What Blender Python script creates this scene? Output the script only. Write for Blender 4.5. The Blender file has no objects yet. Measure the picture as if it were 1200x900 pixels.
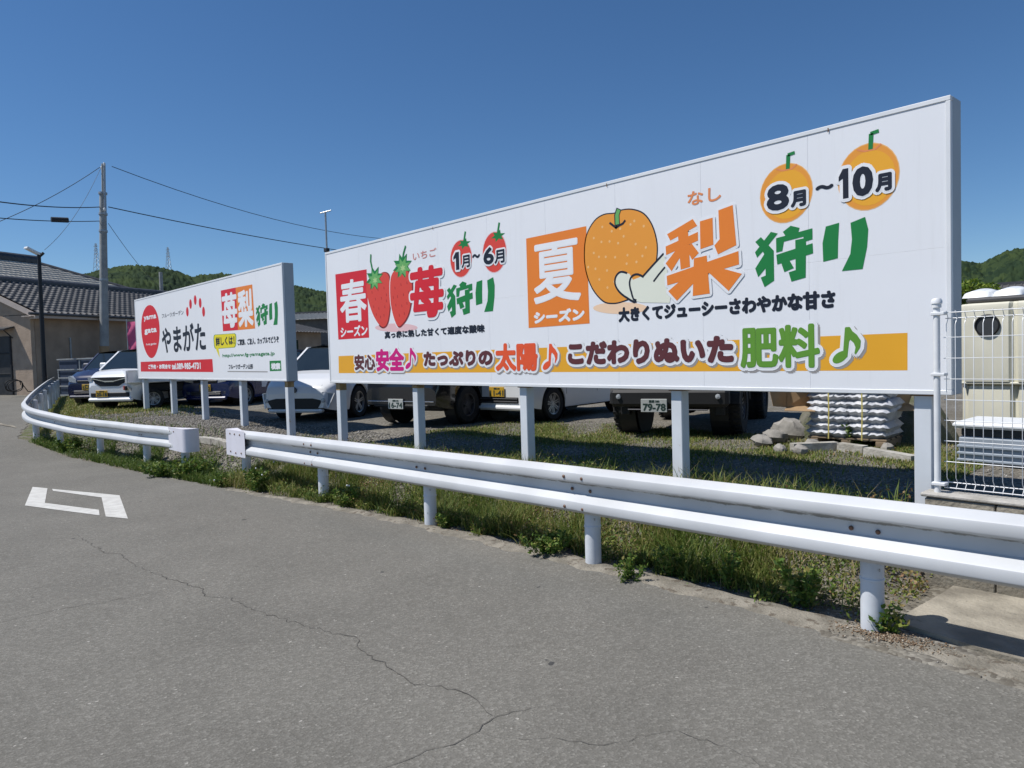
import bpy, math, random
import numpy as np
from mathutils import Vector, Matrix
random.seed(7); RNG = np.random.default_rng(7)
sc = bpy.context.scene
COL = sc.collection
R = math.radians

# ---------------------------------------------------------------- camera
cd = bpy.data.cameras.new('camera'); cam = bpy.data.objects.new('camera', cd); COL.objects.link(cam)
cd.sensor_width = 36.0; cd.lens = 855.87 / 1200 * 36; cd.clip_start = 0.05; cd.clip_end = 6000
YAW, PIT, ROL = .8337, .0416, .0297
Fv = Vector((-math.sin(YAW) * math.cos(PIT), math.cos(YAW) * math.cos(PIT), -math.sin(PIT)))
Rv = Vector((math.cos(YAW), math.sin(YAW), 0)); Uv = Rv.cross(Fv)
R2 = Rv * math.cos(ROL) - Uv * math.sin(ROL); U2 = Uv * math.cos(ROL) + Rv * math.sin(ROL)
m3 = Matrix((R2, U2, -Fv)).transposed()
cam.matrix_world = Matrix.Translation((0, 0, 1.55)) @ m3.to_4x4()
sc.camera = cam

# ---------------------------------------------------------------- sky, sun, exposure
SUN = Vector((-.38, -.50, 1)).normalized()
SEL = math.asin(SUN.z); SROT = math.atan2(SUN.x, SUN.y)
w = bpy.data.worlds.new('World'); sc.world = w; w.use_nodes = True
wn = w.node_tree; bg = wn.nodes['Background']
sky = wn.nodes.new('ShaderNodeTexSky'); sky.sky_type = 'NISHITA'; sky.sun_disc = False
sky.sun_elevation = SEL; sky.sun_rotation = SROT % (2 * math.pi)
sky.altitude = 1000; sky.air_density = 1.0; sky.dust_density = 0.0; sky.ozone_density = 6
hsv = wn.nodes.new('ShaderNodeHueSaturation'); hsv.inputs['Saturation'].default_value = 1.12
wn.links.new(sky.outputs[0], hsv.inputs['Color']); wn.links.new(hsv.outputs[0], bg.inputs[0]); bg.inputs[1].default_value = 0.098
sl = bpy.data.lights.new('sun', 'SUN'); sl.energy = 4.85; sl.angle = R(.53); sl.color = (1, .965, .915)
so = bpy.data.objects.new('sun', sl); COL.objects.link(so)
so.rotation_euler = SUN.to_track_quat('Z', 'Y').to_euler(); so.location = (0, 0, 30)
sc.view_settings.view_transform = 'Standard'; sc.view_settings.look = 'None'
sc.view_settings.exposure = 0.0; sc.view_settings.gamma = 1.0
sc.view_settings.use_curve_mapping = False

# ---------------------------------------------------------------- materials
MATS = {}
def mat(name, col, rough=.7, metal=0., col2=None, scale=8., amount=.5, bump=0., bscale=60., detail=6, rust=None, rs=6., rt=.66, coat=0., spec=.5, coord='Object'):
    """procedural surface: base colour varied by noise towards col2, optional rust/dirt patches, fine bump"""
    m = bpy.data.materials.new(name); m.use_nodes = True; nt = m.node_tree; N = nt.nodes; L = nt.links
    b = N['Principled BSDF']; tc = N.new('ShaderNodeTexCoord')
    b.inputs['Roughness'].default_value = rough; b.inputs['Metallic'].default_value = metal
    b.inputs['Coat Weight'].default_value = coat; b.inputs['Specular IOR Level'].default_value = spec
    c2 = col2 if col2 else tuple(max(0, c * .82) for c in col)
    n = N.new('ShaderNodeTexNoise'); n.inputs['Scale'].default_value = scale; n.inputs['Detail'].default_value = detail
    L.new(tc.outputs[coord], n.inputs['Vector'])
    mr = N.new('ShaderNodeMapRange'); mr.inputs[1].default_value = .5 - .25 / max(amount, .01) * .5; mr.inputs[2].default_value = .5 + .25 / max(amount, .01) * .5
    L.new(n.outputs[0], mr.inputs[0])
    mx = N.new('ShaderNodeMix'); mx.data_type = 'RGBA'; mx.inputs[6].default_value = (*col, 1); mx.inputs[7].default_value = (*c2, 1)
    L.new(mr.outputs[0], mx.inputs[0]); out = mx.outputs[2]
    if rust:
        n2 = N.new('ShaderNodeTexNoise'); n2.inputs['Scale'].default_value = rs; n2.inputs['Detail'].default_value = 9; n2.inputs['Roughness'].default_value = .65
        L.new(tc.outputs[coord], n2.inputs['Vector'])
        m2 = N.new('ShaderNodeMapRange'); m2.inputs[1].default_value = rt; m2.inputs[2].default_value = rt + .05
        L.new(n2.outputs[0], m2.inputs[0])
        mx2 = N.new('ShaderNodeMix'); mx2.data_type = 'RGBA'; mx2.inputs[7].default_value = (*rust, 1)
        L.new(m2.outputs[0], mx2.inputs[0]); L.new(out, mx2.inputs[6]); out = mx2.outputs[2]
    L.new(out, b.inputs['Base Color'])
    if bump:
        nb = N.new('ShaderNodeTexNoise'); nb.inputs['Scale'].default_value = bscale; nb.inputs['Detail'].default_value = 4
        L.new(tc.outputs[coord], nb.inputs['Vector'])
        bp = N.new('ShaderNodeBump'); bp.inputs['Strength'].default_value = bump; bp.inputs['Distance'].default_value = .02
        L.new(nb.outputs[0], bp.inputs['Height']); L.new(bp.outputs[0], b.inputs['Normal'])
    MATS[name] = m
    return m

def tint_mat(name, stops, rough=.6, trans=.0):
    """colour picked along a ramp by the mesh attribute 'tint' (one value per blade, stone or leaf)"""
    m = bpy.data.materials.new(name); m.use_nodes = True; nt = m.node_tree; N = nt.nodes; L = nt.links
    b = N['Principled BSDF']; b.inputs['Roughness'].default_value = rough; b.inputs['Specular IOR Level'].default_value = .3
    a = N.new('ShaderNodeAttribute'); a.attribute_name = 'tint'
    r = N.new('ShaderNodeValToRGB'); e = r.color_ramp.elements
    while len(e) < len(stops): e.new(.5)
    for i, (p, c) in enumerate(stops): e[i].position = p; e[i].color = (*c, 1)
    L.new(a.outputs['Fac'], r.inputs[0]); L.new(r.outputs[0], b.inputs['Base Color'])
    if trans:
        t = N.new('ShaderNodeBsdfTranslucent'); L.new(r.outputs[0], t.inputs[0])
        ms = N.new('ShaderNodeMixShader'); ms.inputs[0].default_value = trans
        L.new(b.outputs[0], ms.inputs[1]); L.new(t.outputs[0], ms.inputs[2])
        L.new(ms.outputs[0], N['Material Output'].inputs[0])
    MATS[name] = m
    return m

def asphalt_mat():
    m = bpy.data.materials.new('asphalt'); m.use_nodes = True; nt = m.node_tree; N = nt.nodes; L = nt.links
    b = N['Principled BSDF']; b.inputs['Roughness'].default_value = .88; b.inputs['Specular IOR Level'].default_value = .25
    g = N.new('ShaderNodeNewGeometry')
    def noise(s, d=4, r=.5):
        n = N.new('ShaderNodeTexNoise'); n.inputs['Scale'].default_value = s; n.inputs['Detail'].default_value = d; n.inputs['Roughness'].default_value = r
        L.new(g.outputs['Position'], n.inputs['Vector']); return n
    v = N.new('ShaderNodeTexVoronoi'); v.inputs['Scale'].default_value = 92; L.new(g.outputs['Position'], v.inputs['Vector'])
    rp = N.new('ShaderNodeValToRGB'); L.new(v.outputs['Color'], rp.inputs[0])
    e = rp.color_ramp.elements; e[0].position = .0; e[0].color = (.130, .124, .107, 1); e[1].position = .93; e[1].color = (.232, .222, .196, 1)
    x = e.new(.62); x.color = (.172, .164, .144, 1); y = e.new(.985); y.color = (.42, .40, .36, 1)
    big = noise(.9, 5, .6); mr = N.new('ShaderNodeMapRange'); mr.inputs[1].default_value = .35; mr.inputs[2].default_value = .66; mr.inputs[3].default_value = .88; mr.inputs[4].default_value = 1.04
    L.new(big.outputs[0], mr.inputs[0])
    sm = noise(14, 6, .7); mr2 = N.new('ShaderNodeMapRange'); mr2.inputs[1].default_value = .3; mr2.inputs[2].default_value = .7; mr2.inputs[3].default_value = .93; mr2.inputs[4].default_value = 1.05
    L.new(sm.outputs[0], mr2.inputs[0])
    mu = N.new('ShaderNodeMath'); mu.operation = 'MULTIPLY'; L.new(mr.outputs[0], mu.inputs[0]); L.new(mr2.outputs[0], mu.inputs[1])
    vm = N.new('ShaderNodeVectorMath'); vm.operation = 'SCALE'; L.new(rp.outputs[0], vm.inputs[0]); L.new(mu.outputs[0], vm.inputs['Scale'])
    # tar spots
    sp = noise(9.5, 1, .3); mp = N.new('ShaderNodeMapRange'); mp.inputs[1].default_value = .80; mp.inputs[2].default_value = .82
    L.new(sp.outputs[0], mp.inputs[0])
    mx = N.new('ShaderNodeMix'); mx.data_type = 'RGBA'; mx.inputs[7].default_value = (.06, .06, .058, 1)
    L.new(mp.outputs[0], mx.inputs[0]); L.new(vm.outputs[0], mx.inputs[6]); L.new(mx.outputs[2], b.inputs['Base Color'])
    bp = N.new('ShaderNodeBump'); bp.inputs['Strength'].default_value = .55; bp.inputs['Distance'].default_value = .004
    L.new(v.outputs['Distance'], bp.inputs['Height']); L.new(bp.outputs[0], b.inputs['Normal'])
    MATS['asphalt'] = m

def ground_mat():
    """bare gravelly soil: pebbles, dust and patches of earth"""
    m = bpy.data.materials.new('gravel_ground'); m.use_nodes = True; nt = m.node_tree; N = nt.nodes; L = nt.links
    b = N['Principled BSDF']; b.inputs['Roughness'].default_value = .95; b.inputs['Specular IOR Level'].default_value = .15
    g = N.new('ShaderNodeNewGeometry')
    v = N.new('ShaderNodeTexVoronoi'); v.inputs['Scale'].default_value = 42; L.new(g.outputs['Position'], v.inputs['Vector'])
    rp = N.new('ShaderNodeValToRGB'); L.new(v.outputs['Color'], rp.inputs[0])
    e = rp.color_ramp.elements; e[0].position = 0; e[0].color = (.09, .08, .068, 1); e[1].position = .95; e[1].color = (.30, .28, .24, 1)
    x = e.new(.5); x.color = (.16, .148, .125, 1)
    n = N.new('ShaderNodeTexNoise'); n.inputs['Scale'].default_value = 1.3; n.inputs['Detail'].default_value = 8; L.new(g.outputs['Position'], n.inputs['Vector'])
    mr = N.new('ShaderNodeMapRange'); mr.inputs[1].default_value = .42; mr.inputs[2].default_value = .62; L.new(n.outputs[0], mr.inputs[0])
    mx = N.new('ShaderNodeMix'); mx.data_type = 'RGBA'; mx.inputs[7].default_value = (.135, .118, .085, 1)
    mf = N.new('ShaderNodeMath'); mf.operation = 'MULTIPLY'; mf.inputs[1].default_value = .6; L.new(mr.outputs[0], mf.inputs[0])
    L.new(mf.outputs[0], mx.inputs[0]); L.new(rp.outputs[0], mx.inputs[6])
    # moss and low weeds
    a = N.new('ShaderNodeAttribute'); a.attribute_name = 'green'
    n3 = N.new('ShaderNodeTexNoise'); n3.inputs['Scale'].default_value = 5; n3.inputs['Detail'].default_value = 9; n3.inputs['Roughness'].default_value = .7; L.new(g.outputs['Position'], n3.inputs['Vector'])
    ad = N.new('ShaderNodeMath'); ad.operation = 'ADD'; L.new(n3.outputs[0], ad.inputs[0]); L.new(a.outputs['Fac'], ad.inputs[1])
    m3_ = N.new('ShaderNodeMapRange'); m3_.inputs[1].default_value = .95; m3_.inputs[2].default_value = 1.15; L.new(ad.outputs[0], m3_.inputs[0])
    mg = N.new('ShaderNodeMix'); mg.data_type = 'RGBA'; mg.inputs[7].default_value = (.085, .11, .03, 1)
    L.new(m3_.outputs[0], mg.inputs[0]); L.new(mx.outputs[2], mg.inputs[6]); L.new(mg.outputs[2], b.inputs['Base Color'])
    bp = N.new('ShaderNodeBump'); bp.inputs['Strength'].default_value = .5; bp.inputs['Distance'].default_value = .012
    L.new(v.outputs['Distance'], bp.inputs['Height']); bp.invert = True; L.new(bp.outputs[0], b.inputs['Normal'])
    MATS['gravel_ground'] = m

def rail_mat():
    """white painted beam; dirt and moss gather in a band below the upper crest ('across' runs over the profile)"""
    m = mat('rail_white', (.60, .612, .625), .45, 0, (.51, .522, .535), 1.7, .9, rust=(.44, .42, .38), rs=16, rt=.70, spec=.4)
    nt = m.node_tree; N = nt.nodes; L = nt.links; b = N['Principled BSDF']
    src = b.inputs['Base Color'].links[0].from_socket
    a = N.new('ShaderNodeAttribute'); a.attribute_name = 'tint'
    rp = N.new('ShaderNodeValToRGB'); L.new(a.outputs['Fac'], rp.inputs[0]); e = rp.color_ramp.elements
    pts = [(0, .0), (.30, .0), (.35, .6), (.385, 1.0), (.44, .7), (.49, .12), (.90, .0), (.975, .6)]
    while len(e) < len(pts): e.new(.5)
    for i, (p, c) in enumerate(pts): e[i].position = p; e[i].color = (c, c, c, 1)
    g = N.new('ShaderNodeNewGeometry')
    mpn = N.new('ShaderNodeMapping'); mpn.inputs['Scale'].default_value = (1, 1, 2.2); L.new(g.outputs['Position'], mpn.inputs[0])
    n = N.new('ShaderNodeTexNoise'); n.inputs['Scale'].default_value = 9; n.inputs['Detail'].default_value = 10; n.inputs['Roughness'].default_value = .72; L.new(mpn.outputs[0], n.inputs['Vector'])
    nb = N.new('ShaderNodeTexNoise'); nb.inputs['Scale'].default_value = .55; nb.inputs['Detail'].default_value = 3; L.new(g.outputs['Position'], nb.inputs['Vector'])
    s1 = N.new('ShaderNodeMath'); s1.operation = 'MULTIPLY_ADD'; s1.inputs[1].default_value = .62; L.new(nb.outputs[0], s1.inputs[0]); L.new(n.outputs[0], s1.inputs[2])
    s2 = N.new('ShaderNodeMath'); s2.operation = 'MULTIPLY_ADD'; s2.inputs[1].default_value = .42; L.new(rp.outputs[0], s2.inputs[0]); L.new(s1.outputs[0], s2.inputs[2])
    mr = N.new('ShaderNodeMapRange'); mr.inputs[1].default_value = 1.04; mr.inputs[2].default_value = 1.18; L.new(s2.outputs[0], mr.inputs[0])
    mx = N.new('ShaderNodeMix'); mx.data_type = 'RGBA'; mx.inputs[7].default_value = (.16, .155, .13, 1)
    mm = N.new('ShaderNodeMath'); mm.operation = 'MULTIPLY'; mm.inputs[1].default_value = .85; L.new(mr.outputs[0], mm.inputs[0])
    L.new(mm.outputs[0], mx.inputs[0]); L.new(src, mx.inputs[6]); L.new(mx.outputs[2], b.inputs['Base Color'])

def sign_face_mat():
    """white coated sheet with faint vertical rain streaks of dust"""
    m = mat('sign_face', (.80, .81, .835), .42, 0, (.765, .775, .80), 1.2, .5, spec=.4)
    nt = m.node_tree; N = nt.nodes; L = nt.links; b = N['Principled BSDF']; src = b.inputs['Base Color'].links[0].from_socket
    g = N.new('ShaderNodeNewGeometry'); mp = N.new('ShaderNodeMapping'); mp.inputs['Scale'].default_value = (9, 1, .55); L.new(g.outputs['Position'], mp.inputs[0])
    n = N.new('ShaderNodeTexNoise'); n.inputs['Scale'].default_value = 2.2; n.inputs['Detail'].default_value = 7; n.inputs['Roughness'].default_value = .65; L.new(mp.outputs[0], n.inputs['Vector'])
    mr = N.new('ShaderNodeMapRange'); mr.inputs[1].default_value = .56; mr.inputs[2].default_value = .78; mr.inputs[4].default_value = .14; L.new(n.outputs[0], mr.inputs[0])
    mx = N.new('ShaderNodeMix'); mx.data_type = 'RGBA'; mx.inputs[7].default_value = (.52, .52, .50, 1); L.new(mr.outputs[0], mx.inputs[0]); L.new(src, mx.inputs[6]); L.new(mx.outputs[2], b.inputs['Base Color'])
asphalt_mat(); ground_mat(); rail_mat()
mat('post_white', (.66, .69, .73), .48, 0, (.54, .565, .60), 5, .8, rust=(.17, .14, .11), rs=16, rt=.655)
mat('cap_white', (.74, .73, .80), .42, 0, (.66, .65, .71), 6, .5, rust=(.18, .12, .09), rs=17, rt=.72)
mat('sign_post', (.70, .73, .77), .45, 0, (.60, .63, .66), 3, .6, rust=(.33, .19, .08), rs=5, rt=.70)
mat('sign_post_rusty', (.70, .73, .77), .5, 0, (.60, .63, .66), 3, .6, rust=(.42, .26, .10), rs=3.2, rt=.62)
mat('rust', (.25, .13, .06), .9, 0, (.12, .07, .045), 30, .9, bump=.4)
mat('dark_bolt', (.11, .09, .08), .6, .4, (.2, .1, .06), 40, .8)
sign_face_mat()
mat('sign_frame', (.76, .77, .78), .42, 0, (.66, .68, .70), 2.5, .6, rust=(.3, .2, .12), rs=9, rt=.74)
mat('sign_side', (.46, .50, .53), .6, 0, (.40, .44, .47), 2.5, .6)
mat('road_paint', (.60, .595, .56), .8, 0, (.48, .47, .44), 9, .7, bump=.3, rust=(.3, .29, .27), rs=30, rt=.7)
mat('crack', (.07, .065, .058), .95, 0, (.12, .112, .10), 20, .8)
mat('concrete', (.36, .325, .26), .92, 0, (.19, .17, .135), 3.2, 1.0, bump=.5, bscale=40, rust=(.16, .15, .12), rs=9, rt=.62)
mat('concrete_light', (.47, .45, .41), .92, 0, (.33, .31, .27), 7, .9, bump=.4, bscale=40)
mat('gutter_concrete', (.27, .245, .20), .95, 0, (.165, .15, .12), 7, 1.0, bump=.6, bscale=60, rust=(.12, .10, .075), rs=12, rt=.55)
mat('pole_concrete', (.36, .37, .36), .85, 0, (.27, .28, .275), 4, .7, bump=.2)
mat('cable', (.02, .022, .026), .6)
mat('black_metal', (.018, .018, .02), .5, .2)
mat('steel', (.42, .44, .45), .45, .6, (.33, .34, .35), 10, .6)
mat('tank_cream', (.70, .675, .55), .55, 0, (.62, .595, .48), 3, .7, bump=.05, rust=(.45, .42, .33), rs=4, rt=.66)
mat('tank_lid', (.80, .82, .84), .4, 0, (.68, .71, .73), 6, .6)
mat('tank_dark', (.04, .045, .05), .6)
mat('crate_grey', (.33, .38, .44), .6, 0, (.27, .31, .36), 7, .6)
mat('mesh_white', (.82, .83, .84), .35)
mat('roof_dark', (.082, .080, .078), .5, 0, (.115, .112, .108), 3.2, .9, rust=(.17, .165, .15), rs=5, rt=.67, spec=.5)
mat('roof_grey', (.50, .47, .41), .7, 0, (.36, .34, .30), 3, .9, rust=(.22, .21, .18), rs=7, rt=.66)
mat('roof_ridge', (.045, .046, .05), .5, 0, (.075, .075, .078), 5, .8)
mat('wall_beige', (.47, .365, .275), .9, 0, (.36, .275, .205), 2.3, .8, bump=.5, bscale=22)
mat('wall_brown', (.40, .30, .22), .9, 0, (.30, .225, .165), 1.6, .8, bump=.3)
mat('fascia', (.52, .45, .40), .7, 0, (.44, .38, .34), 4, .6)
mat('door_dark', (.03, .032, .035), .5, 0, (.05, .05, .052), 5, .6)
mat('navy_sheet', (.018, .03, .065), .55, 0, (.03, .045, .08), 3, .7)
mat('pink_cloth', (.72, .13, .27), .8, 0, (.62, .10, .22), 3, .6)
mat('tyre', (.012, .012, .0125), .9, 0, (.026, .024, .022), 9, .8, bump=.3)
mat('rim', (.42, .43, .45), .35, .7)
mat('rim_dark', (.10, .10, .11), .4, .6)
mat('glass', (.012, .018, .022), .06, 0, (.02, .028, .032), 2, .4, spec=.8)
mat('lamp_glass', (.50, .53, .56), .12, 0, (.3, .32, .34), 30, .8, spec=.8)
mat('car_white', (.80, .81, .82), .25, 0, (.77, .78, .79), 2, .4, coat=.6)
mat('car_black', (.006, .0065, .008), .22, 0, (.011, .011, .013), 2, .4, coat=.7)
mat('car_blue', (.006, .016, .085), .25, 0, (.009, .02, .10), 2, .4, coat=.7)
mat('car_navy', (.012, .016, .05), .25, 0, (.018, .022, .06), 2, .4, coat=.7)
mat('plastic_black', (.012, .012, .013), .6)
mat('chrome', (.7, .71, .72), .15, 1.)
mat('plate_white', (.52, .54, .52), .5)
mat('plate_yellow', (.62, .37, .03), .5)
mat('plate_ink', (.02, .05, .04), .6)
mat('tail_red', (.35, .02, .015), .25)
mat('old_rust', (.40, .29, .15), .85, 0, (.26, .17, .08), 14, .9)
mat('cardboard', (.40, .27, .15), .9, 0, (.30, .20, .11), 5, .7)
mat('bag_white', (.56, .57, .60), .45, 0, (.38, .40, .45), 7, .9, bump=.8, bscale=16, rust=(.36, .34, .28), rs=5, rt=.6)
mat('strap_yellow', (.62, .52, .16), .6)
mat('rock', (.33, .31, .28), .95, 0, (.21, .20, .18), 6, .9, bump=.7, bscale=14)
mat('wood', (.30, .22, .14), .9, 0, (.2, .15, .1), 8, .9)
mat('soil_pile', (.16, .15, .12), .95, 0, (.09, .10, .05), 9, .9, bump=.8)
mat('bark', (.12, .09, .065), .95, 0, (.07, .055, .04), 12, .9, bump=.6)
# printing inks
for nm, c in dict(ink_black=(.012, .016, .03), ink_red=(.66, .018, .03), ink_berry=(.70, .065, .045), ink_orange=(.81, .225, .03), ink_pear=(.81, .325, .045),
                  ink_pear_pale=(.86, .50, .20), ink_green=(.012, .21, .05), ink_leaf=(.15, .42, .12), ink_leafpale=(.42, .62, .25), ink_grass=(.12, .30, .035), ink_brown=(.115, .03, .035),
                  ink_magenta=(.62, .005, .20), ink_vermilion=(.80, .10, .03), ink_band=(.80, .39, .025), ink_white=(.83, .84, .86), ink_grey=(.33, .31, .30),
                  ink_flesh=(.77, .79, .67), ink_peach=(.88, .62, .42), ink_pinkshade=(.80, .52, .53), ink_yellow=(.80, .68, .02), ink_seed=(.40, .02, .02),
                  ink_darkred=(.24, .02, .02), ink_thin=(.78, .27, .10), ink_pinkthin=(.62, .25, .22), ink_gold=(.84, .40, .03)).items():
    mat(nm, c, .45, 0, tuple(x * .93 for x in c), 2, .4, spec=.35)
tint_mat('grass_blades', [(0, (.05, .095, .016)), (.35, (.10, .16, .028)), (.6, (.17, .21, .042)), (.8, (.28, .255, .085)), (1, (.40, .32, .17))], .6, .3)
tint_mat('weed_leaves', [(0, (.05, .10, .018)), (.5, (.11, .19, .032)), (.85, (.20, .25, .05)), (1, (.28, .24, .08))], .5, .3)
tint_mat('cover_leaves', [(0, (.045, .09, .016)), (.4, (.10, .165, .03)), (.65, (.20, .235, .045)), (.82, (.30, .24, .09)), (1, (.26, .15, .08))], .6, .2)
tint_mat('gravel_stones', [(0, (.10, .092, .08)), (.5, (.22, .205, .18)), (.85, (.33, .31, .28)), (1, (.52, .50, .46))], .95)
tint_mat('debris_bits', [(0, (.09, .06, .04)), (.4, (.19, .12, .07)), (.7, (.30, .24, .17)), (1, (.55, .50, .42))], .95)
tint_mat('tree_leaves', [(0, (.07, .12, .015)), (.6, (.17, .26, .03)), (1, (.28, .34, .05))], .5, .3)

# ---------------------------------------------------------------- helpers
def link(name, me, parent=None):
    o = bpy.data.objects.new(name, me); COL.objects.link(o)
    if parent is not None: o.parent = parent
    return o
def tag(o, label=None, cat=None, group=None, kind=None):
    if label: o['label'] = label
    if cat: o['category'] = cat
    if group: o['group'] = group
    if kind: o['kind'] = kind
    return o
def thing(name, label, cat, loc=(0, 0, 0), rz=0., group=None):
    o = bpy.data.objects.new(name, None); COL.objects.link(o); o.location = loc; o.rotation_euler = (0, 0, rz)
    o.empty_display_size = .2
    return tag(o, label, cat, group)
def copy_tree(o, parent=None):
    c = o.copy(); COL.objects.link(c); c.parent = parent
    for ch in list(o.children): copy_tree(ch, c)
    return c
def mesh_np(name, V, F, m, parent=None, tint=None, smooth=False, attr='tint'):
    """mesh from numpy arrays; F is (n,3) or (n,4)"""
    me = bpy.data.meshes.new(name); V = np.asarray(V, np.float32); F = np.asarray(F, np.int32); k = F.shape[1]
    me.vertices.add(len(V)); me.vertices.foreach_set('co', V.ravel())
    me.loops.add(F.size); me.loops.foreach_set('vertex_index', F.ravel())
    me.polygons.add(len(F)); me.polygons.foreach_set('loop_start', np.arange(0, F.size, k, dtype=np.int32))
    me.polygons.foreach_set('loop_total', np.full(len(F), k, np.int32))
    if smooth: me.polygons.foreach_set('use_smooth', np.ones(len(F), bool))
    me.update(calc_edges=True)
    if tint is not None:
        a = me.attributes.new(attr, 'FLOAT', 'POINT'); a.data.foreach_set('value', np.asarray(tint, np.float32))
    me.materials.append(MATS[m])
    return link(name, me, parent)

class MB:
    """collects shapes for ONE mesh object"""
    def __init__(s): s.v = []; s.f = []; s.t = []
    def add(s, V, F, t=0.):
        b = len(s.v); s.v += [tuple(p) for p in V]; s.t += [t] * len(V); s.f += [tuple(b + i for i in f) for f in F]; return s
    def box(s, a, b):
        (x0, y0, z0), (x1, y1, z1) = a, b
        return s.add([(x0, y0, z0), (x1, y0, z0), (x1, y1, z0), (x0, y1, z0), (x0, y0, z1), (x1, y0, z1), (x1, y1, z1), (x0, y1, z1)],
                     [(0, 3, 2, 1), (4, 5, 6, 7), (0, 1, 5, 4), (1, 2, 6, 5), (2, 3, 7, 6), (3, 0, 4, 7)])
    def bbox(s, a, b, r=.01):
        """box with chamfered edges"""
        (x0, y0, z0), (x1, y1, z1) = a, b
        r = min(r, (x1 - x0) * .45, (y1 - y0) * .45, (z1 - z0) * .45)
        V = []; idx = {}
        for ix, x in enumerate((x0, x1)):
            for iy, y in enumerate((y0, y1)):
                for iz, z in enumerate((z0, z1)):
                    sx, sy, sz = (1 - 2 * ix) * r, (1 - 2 * iy) * r, (1 - 2 * iz) * r
                    for k, p in enumerate(((x, y + sy, z + sz), (x + sx, y, z + sz), (x + sx, y + sy, z))):
                        idx[ix, iy, iz, k] = len(V); V.append(p)
        F = []
        I = lambda *q: idx[q]
        F += [(I(0, 0, 0, 0), I(0, 0, 1, 0), I(0, 1, 1, 0), I(0, 1, 0, 0)), (I(1, 0, 0, 0), I(1, 1, 0, 0), I(1, 1, 1, 0), I(1, 0, 1, 0)),
              (I(0, 0, 0, 1), I(1, 0, 0, 1), I(1, 0, 1, 1), I(0, 0, 1, 1)), (I(0, 1, 0, 1), I(0, 1, 1, 1), I(1, 1, 1, 1), I(1, 1, 0, 1)),
              (I(0, 0, 0, 2), I(0, 1, 0, 2), I(1, 1, 0, 2), I(1, 0, 0, 2)), (I(0, 0, 1, 2), I(1, 0, 1, 2), I(1, 1, 1, 2), I(0, 1, 1, 2))]
        for q in (0, 1):
            for t in (0, 1):
                F += [(I(0, q, t, 1), I(1, q, t, 1), I(1, q, t, 2), I(0, q, t, 2)), (I(q, 0, t, 0), I(q, 1, t, 0), I(q, 1, t, 2), I(q, 0, t, 2)),
                      (I(q, t, 0, 0), I(q, t, 1, 0), I(q, t, 1, 1), I(q, t, 0, 1))]
        for k in np.ndindex(2, 2, 2): F.append((I(*k, 0), I(*k, 1), I(*k, 2)))
        return s.add(V, F)
    def tube(s, pts, r, n=8, caps=True, r2=None):
        pts = [Vector(p) for p in pts]; V = []; F = []; m = len(pts)
        for i, p in enumerate(pts):
            d = (pts[min(i + 1, m - 1)] - pts[max(i - 1, 0)]).normalized()
            u = d.cross(Vector((0, 0, 1)) if abs(d.z) < .9 else Vector((1, 0, 0))).normalized(); v = d.cross(u)
            rr = r if r2 is None else r + (r2 - r) * i / (m - 1)
            for k in range(n):
                a = 2 * math.pi * k / n; V.append(p + u * math.cos(a) * rr + v * math.sin(a) * rr)
        for i in range(m - 1):
            for k in range(n): F.append((i * n + k, i * n + (k + 1) % n, (i + 1) * n + (k + 1) % n, (i + 1) * n + k))
        if caps: F += [tuple(range(n))[::-1], tuple((m - 1) * n + k for k in range(n))]
        return s.add(V, F)
    def lathe(s, prof, c=(0, 0, 0), axis='z', n=24):
        """prof: (radius, height) pairs round an axis through c"""
        V = []; F = []
        for r, h in prof:
            for k in range(n):
                a = 2 * math.pi * k / n; p = (r * math.cos(a), r * math.sin(a), h)
                if axis == 'x': p = (p[2], p[0], p[1])
                elif axis == 'y': p = (p[0], p[2], p[1])
                V.append((p[0] + c[0], p[1] + c[1], p[2] + c[2]))
        for i in range(len(prof) - 1):
            for k in range(n): F.append((i * n + k, i * n + (k + 1) % n, (i + 1) * n + (k + 1) % n, (i + 1) * n + k))
        return s.add(V, F)
    def prism(s, poly, axis, a, b):
        """2D polygon extruded along an axis from a to b; poly in the two other axes, in xyz order"""
        n = len(poly); V = []
        for h in (a, b):
            for p, q in poly: V.append({'x': (h, p, q), 'y': (p, h, q), 'z': (p, q, h)}[axis])
        F = [tuple(range(n)), tuple(range(2 * n - 1, n - 1, -1))] + [(i, i + n, (i + 1) % n + n, (i + 1) % n) for i in range(n)]
        return s.add(V, F)
    def beam(s, p, q, w, h):
        """square bar between two points"""
        p = Vector(p); q = Vector(q); d = (q - p).normalized(); u = d.cross(Vector((0, 0, 1)) if abs(d.z) < .9 else Vector((0, 1, 0))).normalized() * w / 2; v = u.cross(d).normalized() * h / 2
        V = [p - u - v, p + u - v, p + u + v, p - u + v, q - u - v, q + u - v, q + u + v, q - u + v]
        return s.add(V, [(0, 3, 2, 1), (4, 5, 6, 7), (0, 1, 5, 4), (1, 2, 6, 5), (2, 3, 7, 6), (3, 0, 4, 7)])
    def ball(s, c, r, n=10, sq=(1, 1, 1), jit=0., rnd=None):
        V = []; F = []; h = max(4, n // 2)
        for i in range(h + 1):
            t = math.pi * i / h
            for k in range(n):
                a = 2 * math.pi * k / n; j = 1 + (rnd.uniform(-jit, jit) if rnd and 0 < i < h else 0)
                V.append((c[0] + r * sq[0] * j * math.sin(t) * math.cos(a), c[1] + r * sq[1] * j * math.sin(t) * math.sin(a), c[2] + r * sq[2] * j * math.cos(t)))
        for i in range(h):
            for k in range(n): F.append((i * n + k, (i + 1) * n + k, (i + 1) * n + (k + 1) % n, i * n + (k + 1) % n))
        return s.add(V, F)
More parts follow.
